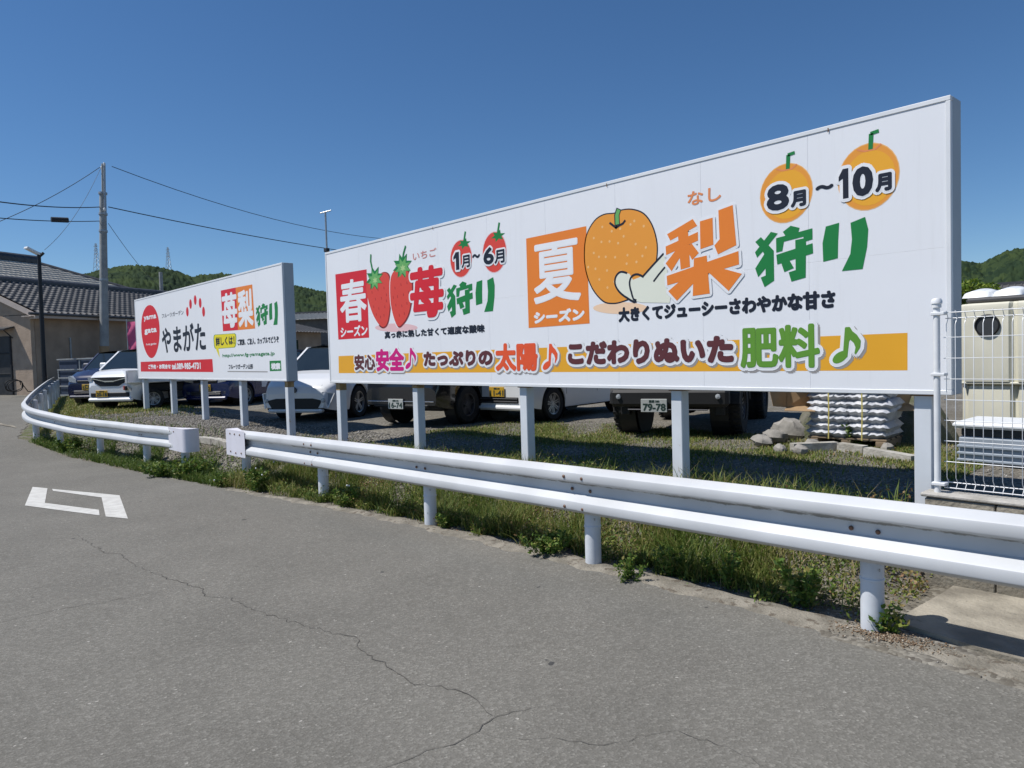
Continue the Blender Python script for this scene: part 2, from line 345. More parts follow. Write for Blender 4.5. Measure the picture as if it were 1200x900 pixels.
    def build(s, name, m, parent=None, world=False, smooth=None, tint=False):
        me = bpy.data.meshes.new(name); V = s.v
        if world and parent is not None:
            cz, sz = math.cos(parent.rotation_euler.z), math.sin(parent.rotation_euler.z); L = parent.location
            V = [((x - L.x) * cz + (y - L.y) * sz, -(x - L.x) * sz + (y - L.y) * cz, z - L.z) for x, y, z in V]
        me.from_pydata(V, [], s.f); me.validate(); me.update()
        if smooth is not None:
            me.polygons.foreach_set('use_smooth', np.ones(len(me.polygons), bool))
            me.set_sharp_from_angle(angle=R(smooth))
        if tint:
            a = me.attributes.new('tint', 'FLOAT', 'POINT'); a.data.foreach_set('value', s.t)
        me.materials.append(MATS[m]); return link(name, me, parent)

# ---------------------------------------------------------------- lettering (flat print on signs)
DG = bpy.context.evaluated_depsgraph_get
TCACHE = {}
def explode(V, F):
    """every triangle gets corners of its own and a few microns of depth, so overlapping ones never share a plane"""
    k = len(F); W = np.zeros((k * 3, 3)); W[:, :2] = V[F.ravel(), :2]; W[:, 2] = np.repeat(np.arange(k) % 13, 3) * 4.5e-6
    return W, np.arange(k * 3).reshape(k, 3)
def glyphs(text, res=3):
    if text in TCACHE: return TCACHE[text]
    c = bpy.data.curves.new('t', 'FONT'); c.body = text; c.size = 1; c.resolution_u = res
    o = bpy.data.objects.new('t', c); COL.objects.link(o)
    dg = DG(); me = bpy.data.meshes.new_from_object(o.evaluated_get(dg)); me.calc_loop_triangles()
    V, F = explode(np.array([v.co[:2] for v in me.vertices]), np.array([t.vertices[:] for t in me.loop_triangles]))
    bpy.data.objects.remove(o); bpy.data.curves.remove(c); bpy.data.meshes.remove(me)
    TCACHE[text] = (V, F); return V, F
def spread(V, F, r, y, steps):
    """thicken flat shapes: the same outline laid down again shifted by up to r in every direction"""
    sh = [(0, 0)]
    if r > 0:
        for rr, k in steps: sh += [(r * rr * math.cos(2 * math.pi * i / k), r * rr * math.sin(2 * math.pi * i / k)) for i in range(k)]
    VV = []; FF = []
    for i, (dx, dz) in enumerate(sh):
        VV.append(np.stack([V[:, 0] + dx, np.full(len(V), y - i * 6e-5) - (V[:, 2] if V.shape[1] > 2 else 0), V[:, 1] + dz], 1)); FF.append(F + i * len(V))
    return np.concatenate(VV), np.concatenate(FF)
def flat(parent, name, V, F, m, y, r=0., steps=((1, 10),)):
    VV, FF = spread(V, F, r, y, steps); L = parent.location
    return mesh_np(name, VV - np.array(L), FF, m, parent)
def lettering(parent, text, rect, m, Y, bold=.0, edge=0., edge_mat='ink_white', shade=None, name='lettering', lift=0.):
    Y -= lift
    """text fitted to the world rectangle (x0, z0, x1, z1) on the plane y = Y"""
    x0, z0, x1, z1 = rect
    V, F = glyphs(text) if text != '♪' else note_shape()
    a = V[:, :2].min(0); b = V[:, :2].max(0); W = V.copy()
    W[:, :2] = (V[:, :2] - a) / (b - a) * np.array([x1 - x0 - 2 * bold, z1 - z0 - 2 * bold]) + np.array([x0 + bold, z0 + bold])
    o = flat(parent, name, W, F, m, Y - (.0046 if edge else .0016), bold, ((1, 12), (.5, 6)) if bold > .008 else ((1, 8),))
    if edge: flat(parent, name + '_outline', W, F, edge_mat, Y - .0020, bold + edge, ((1, 18), (.6, 10)))
    if shade: flat(parent, name + '_shadow', W + np.array([shade, -shade, 0]), F, 'ink_grey', Y - .0005, bold + edge, ((1, 14), (.6, 8)))
    return o
def poly_flat(parent, name, pts, m, Y, lay=0):
    """filled flat outline (may be concave) on the plane y = Y"""
    from mathutils.geometry import tessellate_polygon
    tri = tessellate_polygon([[Vector((p[0], p[1], 0)) for p in pts]])
    P = np.array(pts); F = []
    for t in tri:
        (ax, az), (bx, bz), (cx, cz) = P[t[0]], P[t[1]], P[t[2]]
        F.append(t if (bx - ax) * (cz - az) - (bz - az) * (cx - ax) > 0 else (t[0], t[2], t[1]))
    V = np.stack([P[:, 0], np.full(len(P), Y - .0012 - lay * .0004), P[:, 1]], 1) - np.array(parent.location)
    return mesh_np(name, V, np.array(F), m, parent)
def smooth_pts(pts, n=4):
    """closed Catmull-Rom through the points"""
    P = [np.array(p, float) for p in pts]; k = len(P); out = []
    for i in range(k):
        p0, p1, p2, p3 = P[i - 1], P[i], P[(i + 1) % k], P[(i + 2) % k]
        for j in range(n):
            t = j / n; out.append(tuple(.5 * ((2 * p1) + (-p0 + p2) * t + (2 * p0 - 5 * p1 + 4 * p2 - p3) * t * t + (-p0 + 3 * p1 - 3 * p2 + p3) * t ** 3)))
    return out
def stroke(parent, name, pts, wd, m, Y, lay=0, taper=False):
    """flat line of width wd"""
    P = np.array(pts, float); n = len(P); V = []; F = []
    for i in range(n):
        d = P[min(i + 1, n - 1)] - P[max(i - 1, 0)]; d /= max(1e-9, np.hypot(*d)); nn = np.array([-d[1], d[0]]) * wd / 2 * ((.35 + .65 * math.sin(math.pi * (i + .5) / n)) if taper else 1)
        V += [(*(P[i] + nn),), (*(P[i] - nn),)]
    for i in range(n - 1): F.append((2 * i, 2 * i + 1, 2 * i + 3, 2 * i + 2))
    V = np.array(V); W = np.stack([V[:, 0], np.full(len(V), Y - .0012 - lay * .0004), V[:, 1]], 1) - np.array(parent.location)
    return mesh_np(name, W, np.array(F), m, parent)
def ell(cx, cz, rx, rz, n=28, egg=0.):
    return [(cx + rx * math.cos(a) * (1 + egg * math.sin(a)), cz + rz * math.sin(a)) for a in [2 * math.pi * i / n for i in range(n)]]
def note_shape():
    from mathutils.geometry import tessellate_polygon
    head = [(.22 + .22 * math.cos(a) * 1.0 + .06 * math.sin(a), .17 + .15 * math.sin(a) + .05 * math.cos(a)) for a in [2 * math.pi * i / 16 for i in range(16)]]
    stem = [(.34, .18), (.44, .18), (.50, .62), (.56, .70), (.70, .58), (.76, .44), (.72, .26), (.86, .44), (.88, .62), (.76, .78), (.62, .88), (.54, 1.0), (.42, 1.0), (.38, .6)]
    V = []; F = []
    for pl in (head, stem):
        b = len(V); V += pl
        for t in tessellate_polygon([[Vector((p[0], p[1], 0)) for p in pl]]): F.append([b + i for i in t])
    V = np.array(V); F2 = []
    for t in F:
        a, b_, c = V[t[0]], V[t[1]], V[t[2]]
        F2.append(t if (b_[0] - a[0]) * (c[1] - a[1]) - (b_[1] - a[1]) * (c[0] - a[0]) > 0 else [t[0], t[2], t[1]])
    return explode(V, np.array(F2))
# ================================================================ TERRAIN AND ROAD
def road_z(x): return np.interp(x, [-200, -60, -40, -30, -23, -18.4, -17.2, -16, -13.5, -9.7, -1.6, 5, 40], [.75, .70, .60, .45, .25, .04, -.07, -.19, -.20, -.135, -.03, .03, .05])
EDX = [-200, -60, -40, -34, -30, -25, -21, -19.6, -18.6, -17.4, -15.6, -13.6, -11.5, -10.1, -8.9, -7.3, -6, -3, -1.7, -1, 2, 60]
EDY = [34, 12, 7.3, 6.0, 5.1, 4.05, 3.15, 2.8, 2.62, 2.8, 3.12, 3.33, 3.49, 3.6, 3.72, 3.9, 3.97, 3.98, 3.92, 3.88, 3.86, 3.84]
def edge_y(x): return np.interp(x, EDX, EDY)
def lot_z(x): return np.interp(x, [-80, -40, -30, -22, -16, -12, -8, -2], [.70, .64, .60, .47, .41, .37, .40, .45])
def ss(t): t = np.clip(t, 0, 1); return t * t * (3 - 2 * t)
def fnoise(x, y):
    return (np.sin(x * 1.7 + y * 2.3) + np.sin(x * 4.1 - y * 3.2 + 1.3) * .6 + np.sin(x * 9.3 + y * 7.7 + 2.1) * .35 + np.sin(-x * 17.1 + y * 14.7) * .2) / 2.15
def ground_z(x, y):
    x = np.asarray(x, float); y = np.asarray(y, float); e = edge_y(x); r = road_z(x)
    u = ss((y - e - .35) / 1.05)
    v = np.where(x > -1.68, ss((y - 5.16) / .05), u)                       # right of the driveway slab a low wall holds the lot
    dip = .10 * ss((x + 14) / 3) * (1 - ss((y - 5.5) / 1.1))                # the lot is lower right behind the billboard's feet
    z = (r - .005) * (1 - v) + (lot_z(x) - dip) * v + fnoise(x, y) * .018 * np.clip((y - e) / .6, 0, 1) * np.where(x > -1.75, .4, 1)
    zs_ = r + .01 + .03 * np.clip((y - 4.2), 0, 1); k_ = ss((x + 2.05) / .35); z = np.where(y < 5.16, z * (1 - k_) + zs_ * k_, z)
    below = np.clip((e - y - .09) / .12, 0, 1)
    return z * (1 - below) + (r - .10) * below
def gnear(x, y): return float(ground_z(x, y))
xs = np.concatenate([-np.geomspace(4000, 36.1, 40), np.arange(-35.9, -20.05, .11), np.arange(-20, 2.5, .075), np.geomspace(2.6, 4000, 40)])
ys = np.concatenate([-np.geomspace(4000, 3, 24), np.arange(-2, 2.4, .4), np.arange(2.4, 9, .065), np.geomspace(9.1, 4000, 60)])
X, Y = np.meshgrid(xs, ys, indexing='ij'); Z = ground_z(X, Y)
n0, n1 = X.shape; ii = np.arange(n0 * n1).reshape(n0, n1)
F = np.stack([ii[:-1, :-1], ii[1:, :-1], ii[1:, 1:], ii[:-1, 1:]], -1).reshape(-1, 4)
def green_at(x, y):
    e = edge_y(x)
    g = .30 * np.clip((y - e) / .2, 0, 1) * np.where((x < -1.9) & (x > -10.2) & (y < 5.6), 1, 0)
    g = np.maximum(g, .45 * np.where((x < -10) & (x > -16.5) & (y > e) & (y < e + .6), 1, 0))
    g = np.maximum(g, .55 * np.where((x < -16.5) & (x > -34) & (y > e) & (y < 6.2), 1, 0))
    g = np.maximum(g, .42 * np.where((x < -2) & (x > -9.2) & (y > 5.6) & (y < 8.2), 1, 0))
    g = np.maximum(g, .22 * np.where((y > 30), 1, 0))
    return g
G = green_at(X, Y)
tag(mesh_np('ground', np.stack([X, Y, Z], -1).reshape(-1, 3), F, 'gravel_ground', tint=G.ravel(), attr='green', smooth=True), kind='structure')
# road sheet
xr = np.concatenate([-np.geomspace(3000, 62, 12), np.arange(-60, -36, .8), np.arange(-36, 3, .11), np.geomspace(3.2, 3000, 14)])
tr = np.concatenate([[0, .1, .3], np.linspace(.8, 12, 18), [20, 40, 200]])
XR = np.repeat(xr[:, None], len(tr), 1); E_ = edge_y(xr) + .025 * np.sin(xr * 5.1) + .02 * np.sin(xr * 11.7 + 1) + .012 * np.sin(xr * 27 + 2)
YR = E_[:, None] - tr[None, :]; ZR = road_z(XR) + .004
n0, n1 = XR.shape; ii = np.arange(n0 * n1).reshape(n0, n1)
F = np.stack([ii[:-1, :-1], ii[:-1, 1:], ii[1:, 1:], ii[1:, :-1]], -1).reshape(-1, 4)
road = tag(mesh_np('road', np.stack([XR, YR, ZR], -1).reshape(-1, 3), F, 'asphalt', smooth=True), kind='structure')
# worn concrete strip along the asphalt's edge
xg = np.arange(-9.6, 3.0, .06); o1 = -.05 + .03 * np.sin(xg * 7.3) + .02 * np.sin(xg * 23); o2 = np.interp(xg, [-9.6, -5, -3, -1.9, 3], [.08, .20, .27, .27, .28]) + .03 * np.sin(xg * 6.1 + 1) + .02 * np.sin(xg * 19)
V = []; 
for k in range(4):
    t = k / 3; yy = edge_y(xg) + o1 * (1 - t) + o2 * t; V.append(np.stack([xg, yy, road_z(xg) + .006 + .012 * math.sin(math.pi * t) + (.0 if k < 3 else -.03) - (.006 if k == 0 else 0)], -1))
V = np.stack(V, 1).reshape(-1, 3); ii = np.arange(len(xg) * 4).reshape(-1, 4)
F = np.stack([ii[:-1, :-1], ii[1:, :-1], ii[1:, 1:], ii[:-1, 1:]], -1).reshape(-1, 4)
tag(mesh_np('gutter_strip', V, F, 'gutter_concrete', smooth=True), kind='structure')
# pale joint where the road surface changes at the junction
xj = np.linspace(0, 1, 30); A = np.array((-20.8172, 2.8788)); B_ = np.array((-25.3603, 1.8039))
V = []
for k, t in enumerate(xj):
    p = A * (1 - t) + B_ * t; wv = .16 + .05 * math.sin(k * 2.1)
    for s_ in (-wv, wv): V.append((p[0] + s_ * 1.6, p[1], float(road_z(p[0] + s_ * 1.6)) + .016))
F = [(2 * i, 2 * i + 1, 2 * i + 3, 2 * i + 2) for i in range(29)]
tag(mesh_np('joint_strip', V, F, 'concrete', smooth=False), kind='structure')

# painted marking on the road: two interlocking angle shapes
def on_road(pts, dz): return [(p[0], p[1], float(road_z(p[0])) + dz) for p in pts]
mark = thing('road_marking', 'white painted road marking of two interlocking angular hooks on the asphalt', 'road marking', (0, 0, 0))
for pts in ([(-12.4977, 1.8989), (-12.127, 2.0203), (-10.6891, 1.7437), (-9.5128, 2.0828), (-9.1287, 2.0015), (-10.7012, 1.534)], [(-11.9812, 2.0519), (-10.4528, 2.5347), (-8.6453, 2.1668), (-8.9941, 2.0325), (-10.4796, 2.332), (-11.7597, 2.0226)]):
    q = MB(); pp = on_road(pts, .0085); q.add(pp, [tuple(range(6))]); q.build('painted_hook', 'road_paint', mark)
# cracks in the asphalt
def ribbon(pts, wd, seed):
    rr = random.Random(seed); P = []
    for a, b in zip(pts[:-1], pts[1:]):
        L_ = math.hypot(b[0] - a[0], b[1] - a[1]); n = max(1, int(L_ / .035))
        for i in range(n):
            t = i / n; P.append([a[0] * (1 - t) + b[0] * t + rr.gauss(0, .009), a[1] * (1 - t) + b[1] * t + rr.gauss(0, .009)])
    P.append(list(pts[-1])); P = np.array(P); V = []; F = []
    for i in range(len(P)):
        d = P[min(i + 1, len(P) - 1)] - P[max(i - 1, 0)]; d = d / max(1e-6, np.hypot(*d)); nn = np.array([-d[1], d[0]]) * wd * rr.uniform(.25, 1.0) * min(1, .25 + i / 12, .25 + (len(P) - i) / 12)
        for s_ in (-1, 1): q = P[i] + nn * s_; V.append((q[0], q[1], float(road_z(q[0])) + .0075))
    for i in range(len(P) - 1): F.append((2 * i, 2 * i + 1, 2 * i + 3, 2 * i + 2))
    return V, F
CR = [([(-8.2348, 1.5974), (-7.5199, 1.5892), (-7.1721, 1.5925), (-6.988, 1.6831), (-6.4457, 1.6604), (-6.1813, 1.6824), (-5.8123, 1.7279), (-5.5146, 1.7837), (-5.4002, 1.8108), (-5.187, 1.7595), (-4.9791, 1.8574), (-4.6048, 1.8789), (-4.2062, 1.9525), (-3.9177, 2.0012), (-3.6883, 2.0957), (-3.4987, 1.9953), (-3.2425, 1.9855), (-2.9776, 1.9648), (-2.8563, 2.0057), (-2.7386, 2.0702), (-2.6131, 2.0725), (-2.4143, 2.0167)], .0034),
      ([(-2.4008, 1.3599), (-2.3921, 1.5664), (-2.3569, 1.7512), (-2.3605, 1.89), (-2.3991, 2.004), (-2.3671, 2.1421), (-2.2915, 2.2822)], .0032),
      ([(-5.6682, 0.5524), (-5.6681, 0.9247), (-5.5917, 1.2667), (-5.5364, 1.5842)], .0030),
      ([(-2.3296, 1.8647), (-2.2079, 1.9463), (-2.0829, 2.0692), (-1.9571, 2.1375), (-1.8393, 2.2354), (-1.8558, 2.3112), (-1.7398, 2.4726), (-1.5563, 2.4964), (-1.3612, 2.4709)], .0019),
      ([(-4.9051, 1.3957), (-4.7358, 1.4551)], .002), ([(-4.905, 1.9171), (-4.9446, 2.0235)], .002)]
for i, (pts, wd) in enumerate(CR):
    V, F = ribbon(pts, wd, i); mesh_np('crack', V, F, 'crack', road)

# driveway slab behind the rail at the right, and the low wall under the mesh fence
slab = MB(); sp = [(-1.56, 4.22), (-1.02, 4.10), (-.2, 4.12), (1.6, 4.14), (1.6, 5.16), (-1.49, 5.16), (-1.5, 4.86)]
V = [(x, y, float(road_z(x)) + .035 + .03 * (y - 4.1)) for x, y in sp] + [(x, y, float(road_z(x)) - .12) for x, y in sp]; k = len(sp)
slab.add(V, [tuple(range(k))] + [(i, i + k, (i + 1) % k + k, (i + 1) % k) for i in range(k)])
tag(slab.build('driveway_slab', 'concrete'), kind='structure')
wl = thing('retaining_wall', 'low weathered concrete block wall carrying the white mesh fence at the right', 'wall', (-1.66, 5.1, 0))
for r_ in range(3):
    x = -1.66 - (.0 if r_ % 2 == 0 else .0); k = 0
    while x < 1.6:
        x2 = min(1.6, x + (.39 if (k or r_ % 2 == 0) else .19)); b = MB(); z0 = .0 + r_ * .19
        b.bbox((x + .004, 5.0 + random.uniform(0, .004), z0), (x2 - .004, 5.15, z0 + .184), .006); b.build('block', 'concrete', wl, world=True); x = x2; k += 1
b = MB(); b.bbox((-1.68, 4.99, .570), (1.6, 5.16, .595), .008); b.build('coping', 'concrete_light', wl, world=True)
# pale kerb stones lying in the bank between the two guard rails
for i, (a, b_) in enumerate([((-12.9082, 4.438), (-12.4262, 4.4931)), ((-12.4132, 4.5025), (-11.8426, 4.5247))]):
    k_ = MB(); k_.beam((*a, gnear(*a) + .02), (*b_, gnear(*b_) + .02), .13, .1)
    tag(k_.build('kerb_stone', 'concrete_light'), ['pale kerb stone in the gravel bank, nearer the capped end of the bending guard rail', 'pale kerb stone in the gravel bank, nearer the square cap of the long guard rail'][i], 'kerb stone', 'kerb stones in the bank')

# ================================================================ GUARD RAILS
PROF = [(.004, .350), (.016, .348), (.070, .319), (.078, .311), (.081, .301), (.081, .263), (.078, .253), (.070, .246), (.018, .225), (.010, .219), (.007, .210), (.007, .160), (.010, .150), (.018, .143), (.070, .105), (.078, .097), (.081, .087), (.081, .047), (.078, .037), (.070, .030), (.016, .003), (.004, .000)]
PLEN = np.linspace(0, 1, len(PROF))
def beam_mesh(path, name, parent):
    """corrugated beam along a path of (x, y, ztop); crests towards the road"""
    P = np.array(path, float); n = len(P); k = len(PROF); V = []; T = []
    for i in range(n):
        d = (P[min(i + 1, n - 1)] - P[max(i - 1, 0)])[:2]; d /= np.hypot(*d); nn = np.array([d[1], -d[0]])
        if nn[1] > 0: nn = -nn
        if abs(nn[1]) < .25 and nn[0] < 0: nn = -nn
        for lay in (0, 1):
            for j, (o, z) in enumerate(PROF):
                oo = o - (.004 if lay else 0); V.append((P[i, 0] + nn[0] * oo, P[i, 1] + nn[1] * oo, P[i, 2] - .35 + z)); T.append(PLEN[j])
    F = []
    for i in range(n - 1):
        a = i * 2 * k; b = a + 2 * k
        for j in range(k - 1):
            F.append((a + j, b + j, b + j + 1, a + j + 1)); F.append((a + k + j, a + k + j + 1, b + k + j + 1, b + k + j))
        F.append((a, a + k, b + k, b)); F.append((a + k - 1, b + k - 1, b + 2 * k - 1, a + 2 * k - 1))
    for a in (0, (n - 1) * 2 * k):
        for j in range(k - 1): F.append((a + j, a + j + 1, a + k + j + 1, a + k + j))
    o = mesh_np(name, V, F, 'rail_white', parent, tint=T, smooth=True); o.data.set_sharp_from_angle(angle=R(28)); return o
BOLT = None
def bolt(x, y, z, parent, nn=(0, -1)):
    global BOLT
    if BOLT is None:
        b = MB(); b.lathe([(0, -.011), (.008, -.010), (.0135, -.004), (.0135, 0)], axis='y', n=8); o = b.build('bolt', 'dark_bolt', parent, smooth=30); BOLT = o.data
    else: o = link('bolt', BOLT, parent)
    o.location = (x, y, z); o.rotation_euler = (0, 0, math.atan2(nn[1], nn[0]) + math.pi / 2); return o
def post_mesh(x, y, zg, ztop, parent):
    b = MB(); h = ztop - zg - .10
    b.lathe([(.0, -.2), (.0605, -.2), (.0605, h - .36), (.0605, h - .30), (.0605, h + .005), (.055, h + .02), (.0, h + .03)], n=24)
    b.lathe([(.0605, h * .46), (.0645, h * .46 + .002), (.0645, h * .46 + .014), (.0605, h * .46 + .016)], n=24)
    o = b.build('post', 'post_white', parent, smooth=35); o.location = (x, y, zg)
    k = MB(); k.bbox((-.045, -.078, h - .155), (.045, -.05, h - .04), .008); k2 = k.build('bracket', 'post_white', o); return o
zt1 = lambda x: .722 + (x + 1.6) * .0145
g1 = thing('guard_rail', 'long white corrugated guard rail across the foreground in front of the large billboard', 'guard rail', (0, 0, 0))
YB = 4.005
KN = [-10.22, -7.87, -3.65, .38, 3.6]
for k in range(4):                                                      # beams up to 4 m long, each lapping over the next at a post
    a, b_ = KN[k], KN[k + 1] + (.05 if k < 3 else 0)
    yo = .0035 * (k % 2)
    beam_mesh([(x, YB + yo, zt1(x) + .0008 * (k % 2)) for x in np.linspace(a, b_, 12)], 'beam', g1)
    xj_ = b_ - .05
    if xj_ < 3.4:
        for dx in (-.13, .05):
            bolt(xj_ + dx, YB - .078, zt1(xj_) - .35 + .278, g1); bolt(xj_ + dx + .02, YB - .010, zt1(xj_) - .35 + .178, g1); bolt(xj_ + dx, YB - .076, zt1(xj_) - .35 + .052, g1)
PX = [-1.62, -3.65, -5.73, -7.87, -10.12, .38, 2.38]
for x in PX:
    post_mesh(x, 4.09, float(road_z(x)), zt1(x) - .03, g1)
    if x in (-1.62, -5.73, 2.38):
        for dx in (-.07, .07): bolt(x + dx, YB - .010, zt1(x) - .35 + .176, g1)
# end cap of the long rail: flat plate wrapping the beam's end and closing round it
def end_cap(parent, x0, x1, xt, yf, ztop, rc, turn, h=.36):
    """plate from x0 to x1 on the front, a rounded nose at xt (turn=-1: nose on the left), tapering tongue at the beam side"""
    b = MB(); pts = []
    s_ = -1 if turn < 0 else 1
    front = [(x0 + (x1 - x0) * t, yf) for t in (0, .33, .66, 1)]
    arc = [(xt - s_ * rc + s_ * rc * math.sin(a), yf + rc - rc * math.cos(a)) for a in np.linspace(0, math.pi / 2, 7)]
    path = front + arc[0:] + [(xt, yf + rc + .10), (xt - s_ * .02, yf + rc + .135)]
    n = len(path); V = []
    for (x, y) in path: V += [(x, y, ztop), (x, y, ztop - h)]
    for (x, y) in path: V += [(x, y + .006 if y == yf else y, ztop), (x, y + .006 if y == yf else y, ztop - h)]
    F = [(2 * i, 2 * i + 1, 2 * i + 3, 2 * i + 2) for i in range(n - 1)]
    b.add(V[:2 * n], F)
    tp = [(x, y, ztop - .002) for x, y in path]; b.add(tp, [tuple(range(n))]); b.add([(x, y, ztop - h + .002) for x, y in path], [tuple(range(n))[::-1]])
    return b.build('end_cap', 'cap_white', parent, smooth=40)
zc = zt1(-10.1)
end_cap(g1, -9.72, -10.32, -10.42, YB - .088, zc + .005, .05, -1, .36)
for x, z in ((-10.22, -.05), (-10.06, -.05), (-10.22, -.30), (-10.04, -.31), (-9.85, -.30), (-9.88, -.05)): bolt(x, YB - .088, zc + z, g1)

g2 = thing('guard_rail', 'shorter white guard rail at the left that bends away round the junction', 'guard rail', (0, 0, 0))
RP = [(-11.72, 3.85, .53), (-12.1, 3.83, .53), (-12.7, 3.78, .53), (-13.55, 3.67, .525), (-14.6, 3.56, .53), (-15.6, 3.42, .535), (-16.5, 3.22, .565), (-17.3, 3.02, .63), (-17.95, 2.84, .70),
      (-18.35, 2.78, .76), (-18.7, 2.80, .82), (-19.1, 2.90, .87), (-19.8, 3.06, .92), (-21, 3.34, .98), (-23, 3.80, 1.05), (-25.5, 4.37, 1.12), (-28, 4.93, 1.17), (-30.2, 5.44, 1.20)]
def cr(P, n):
    P = np.array(P); out = []
    for i in range(len(P) - 1):
        p0, p1, p2, p3 = P[max(i - 1, 0)], P[i], P[i + 1], P[min(i + 2, len(P) - 1)]
        for j in range(n): t = j / n; out.append(.5 * (2 * p1 + (-p0 + p2) * t + (2 * p0 - 5 * p1 + 4 * p2 - p3) * t * t + (-p0 + 3 * p1 - 3 * p2 + p3) * t ** 3))
    out.append(P[-1]); return np.array(out)
RC = cr(RP, 6); cut = [0, 18, 36, 54, 72, 84, 92, len(RC) - 1]
for a, b_ in zip(cut[:-1], cut[1:]): beam_mesh(RC[a:b_ + 1], 'beam', g2)
for i in (1 * 6, 3 * 6, 5 * 6, 7 * 6 - 1, 8 * 6 + 3, 12 * 6, 13 * 6 + 2, 14 * 6, 14 * 6 + 5, 15 * 6 + 3, 16 * 6 + 1, 16 * 6 + 5):
    p = RC[i]; d = (RC[min(i + 1, len(RC) - 1)] - RC[i - 1])[:2]; d /= np.hypot(*d); nn = np.array([-d[1], d[0]])
    if nn[1] < 0: nn = -nn
    q = p[:2] + nn * .085
    zg = float(road_z(p[0])) if p[0] > -18.2 else p[2] - .76
    post_mesh(q[0], q[1], zg, p[2] - .03, g2)
    if i < 50:
        for dx in (-.06, .06): bolt(p[0] + dx, p[1] - .012, p[2] - .174, g2)
end_cap(g2, -12.34, -11.75, -11.62, 3.745, .54, .10, 1, .36)
for x, z in ((-12.25, -.06), (-12.08, -.06), (-12.25, -.3)): bolt(x, 3.745, .54 + z, g2)

# ================================================================ BILLBOARDS
YS = 5.2457
def board(name, label, xl, xr, zb, zt_l, zt_r, thick, npan, posts, rusty, rows, stained={}):
    L = thing(name, label, 'billboard', ((xl + xr) / 2, YS, lot_z((xl + xr) / 2)))
    dz = lambda x: zt_l + (zt_r - zt_l) * (x - xl) / (xr - xl)
    t = .032                                                             # visible frame edge
    wd = (xr - xl - 2 * t) / npan
    for r_ in range(rows):
        z0 = zb + t + (dz(0) * 0); hh = (min(zt_l, zt_r) - t - zb - t) / rows
        for i in range(npan):
            b = MB(); x0 = xl + t + i * wd; b.bbox((x0 + .0005, YS, zb + t + r_ * hh + .0003), (x0 + wd - .0005, YS + .018, zb + t + (r_ + 1) * hh - .0003), .0006)
            b.build('panel', 'sign_face', L, world=True)
    # frame: top, bottom, left, right
    for a, b_ in (((xl, YS - .006, zt_l - t), (xr, YS + .03, zt_l)), ((xl, YS - .006, zb), (xr, YS + .03, zb + t)), ((xl, YS - .006, zb + t), (xl + t, YS + .03, zt_l - t)), ((xr - t, YS - .006, zb + t), (xr, YS + .03, zt_l - t))):
        m_ = MB(); m_.bbox(a, b_, .004); m_.build('frame_bar', 'sign_frame', L, world=True)
    # side, top and back sheets of the box
    m_ = MB(); m_.bbox((xr - .012, YS + .031, zb), (xr, YS + thick, zt_l), .003); m_.build('side_sheet', 'sign_side', L, world=True)
    m_ = MB(); m_.bbox((xl, YS + .031, zb), (xl + .012, YS + thick, zt_l), .003); m_.build('side_sheet', 'sign_side', L, world=True)
    m_ = MB(); m_.bbox((xl + .013, YS + .031, zt_l - .014), (xr - .013, YS + thick, zt_l - .002), .003); m_.build('top_sheet', 'sign_side', L, world=True)
    m_ = MB(); m_.bbox((xl + .013, YS + thick - .012, zb), (xr - .013, YS + thick - .001, zt_l - .016), .003); m_.build('back_sheet', 'sign_side', L, world=True)
    # back lattice
    for k in range(4):
        z = zb + .08 + k * (zt_l - zb - .16) / 3; m_ = MB(); m_.bbox((xl + .02, YS + .035, z - .025), (xr - .02, YS + .085, z + .025), .004); m_.build('rail', 'steel', L, world=True)
    for i, x in enumerate(posts):
        zg = gnear(x, YS + .1) - .15; m_ = MB(); m_.bbox((x - .055, YS + .045, zg), (x + .055, YS + .155, zb + .3), .006)
        m_.build('post', 'sign_post_rusty' if i in rusty else 'sign_post', L, world=True, smooth=30)
        m_ = MB(); m_.bbox((x - .075, YS + .036, zb - .012), (x + .075, YS + .17, zb - .001), .003); m_.build('seat_plate', 'rust', L, world=True)
        if i in stained:
            m_ = MB(); m_.bbox((x - .0565, YS + .0435, zb - stained[i]), (x + .0565, YS + .1565, zb - .013), .003); m_.build('rust_sleeve', 'old_rust', L, world=True)
    return L
S1 = board('billboard', 'large white fruit picking billboard with two strawberries, an orange pear and an orange band', -9.76, -1.569, 1.198, 3.103, 3.103, .19, 9,
           [-9.62, -7.66, -5.66, -3.72, -1.76], (1, 3), 2, {0: .11, 1: .05})
S2 = board('billboard', 'smaller white billboard with a red egg shaped logo, red band and yellow speech bubble', -19.365, -11.189, 1.208, 3.124, 3.124, .19, 8,
           [-19.16, -17.10, -15.19, -13.22, -11.32], (4,), 1, {4: .10})
# rust stains and loose bolts on the large sign's top edge
for x in (-2.35, -4.4, -7.1):
    st = stroke(S1, 'rust_stain', [(x, 3.085), (x + .002, 3.07), (x, 3.055)], .008, 'rust', YS - .006, 0)

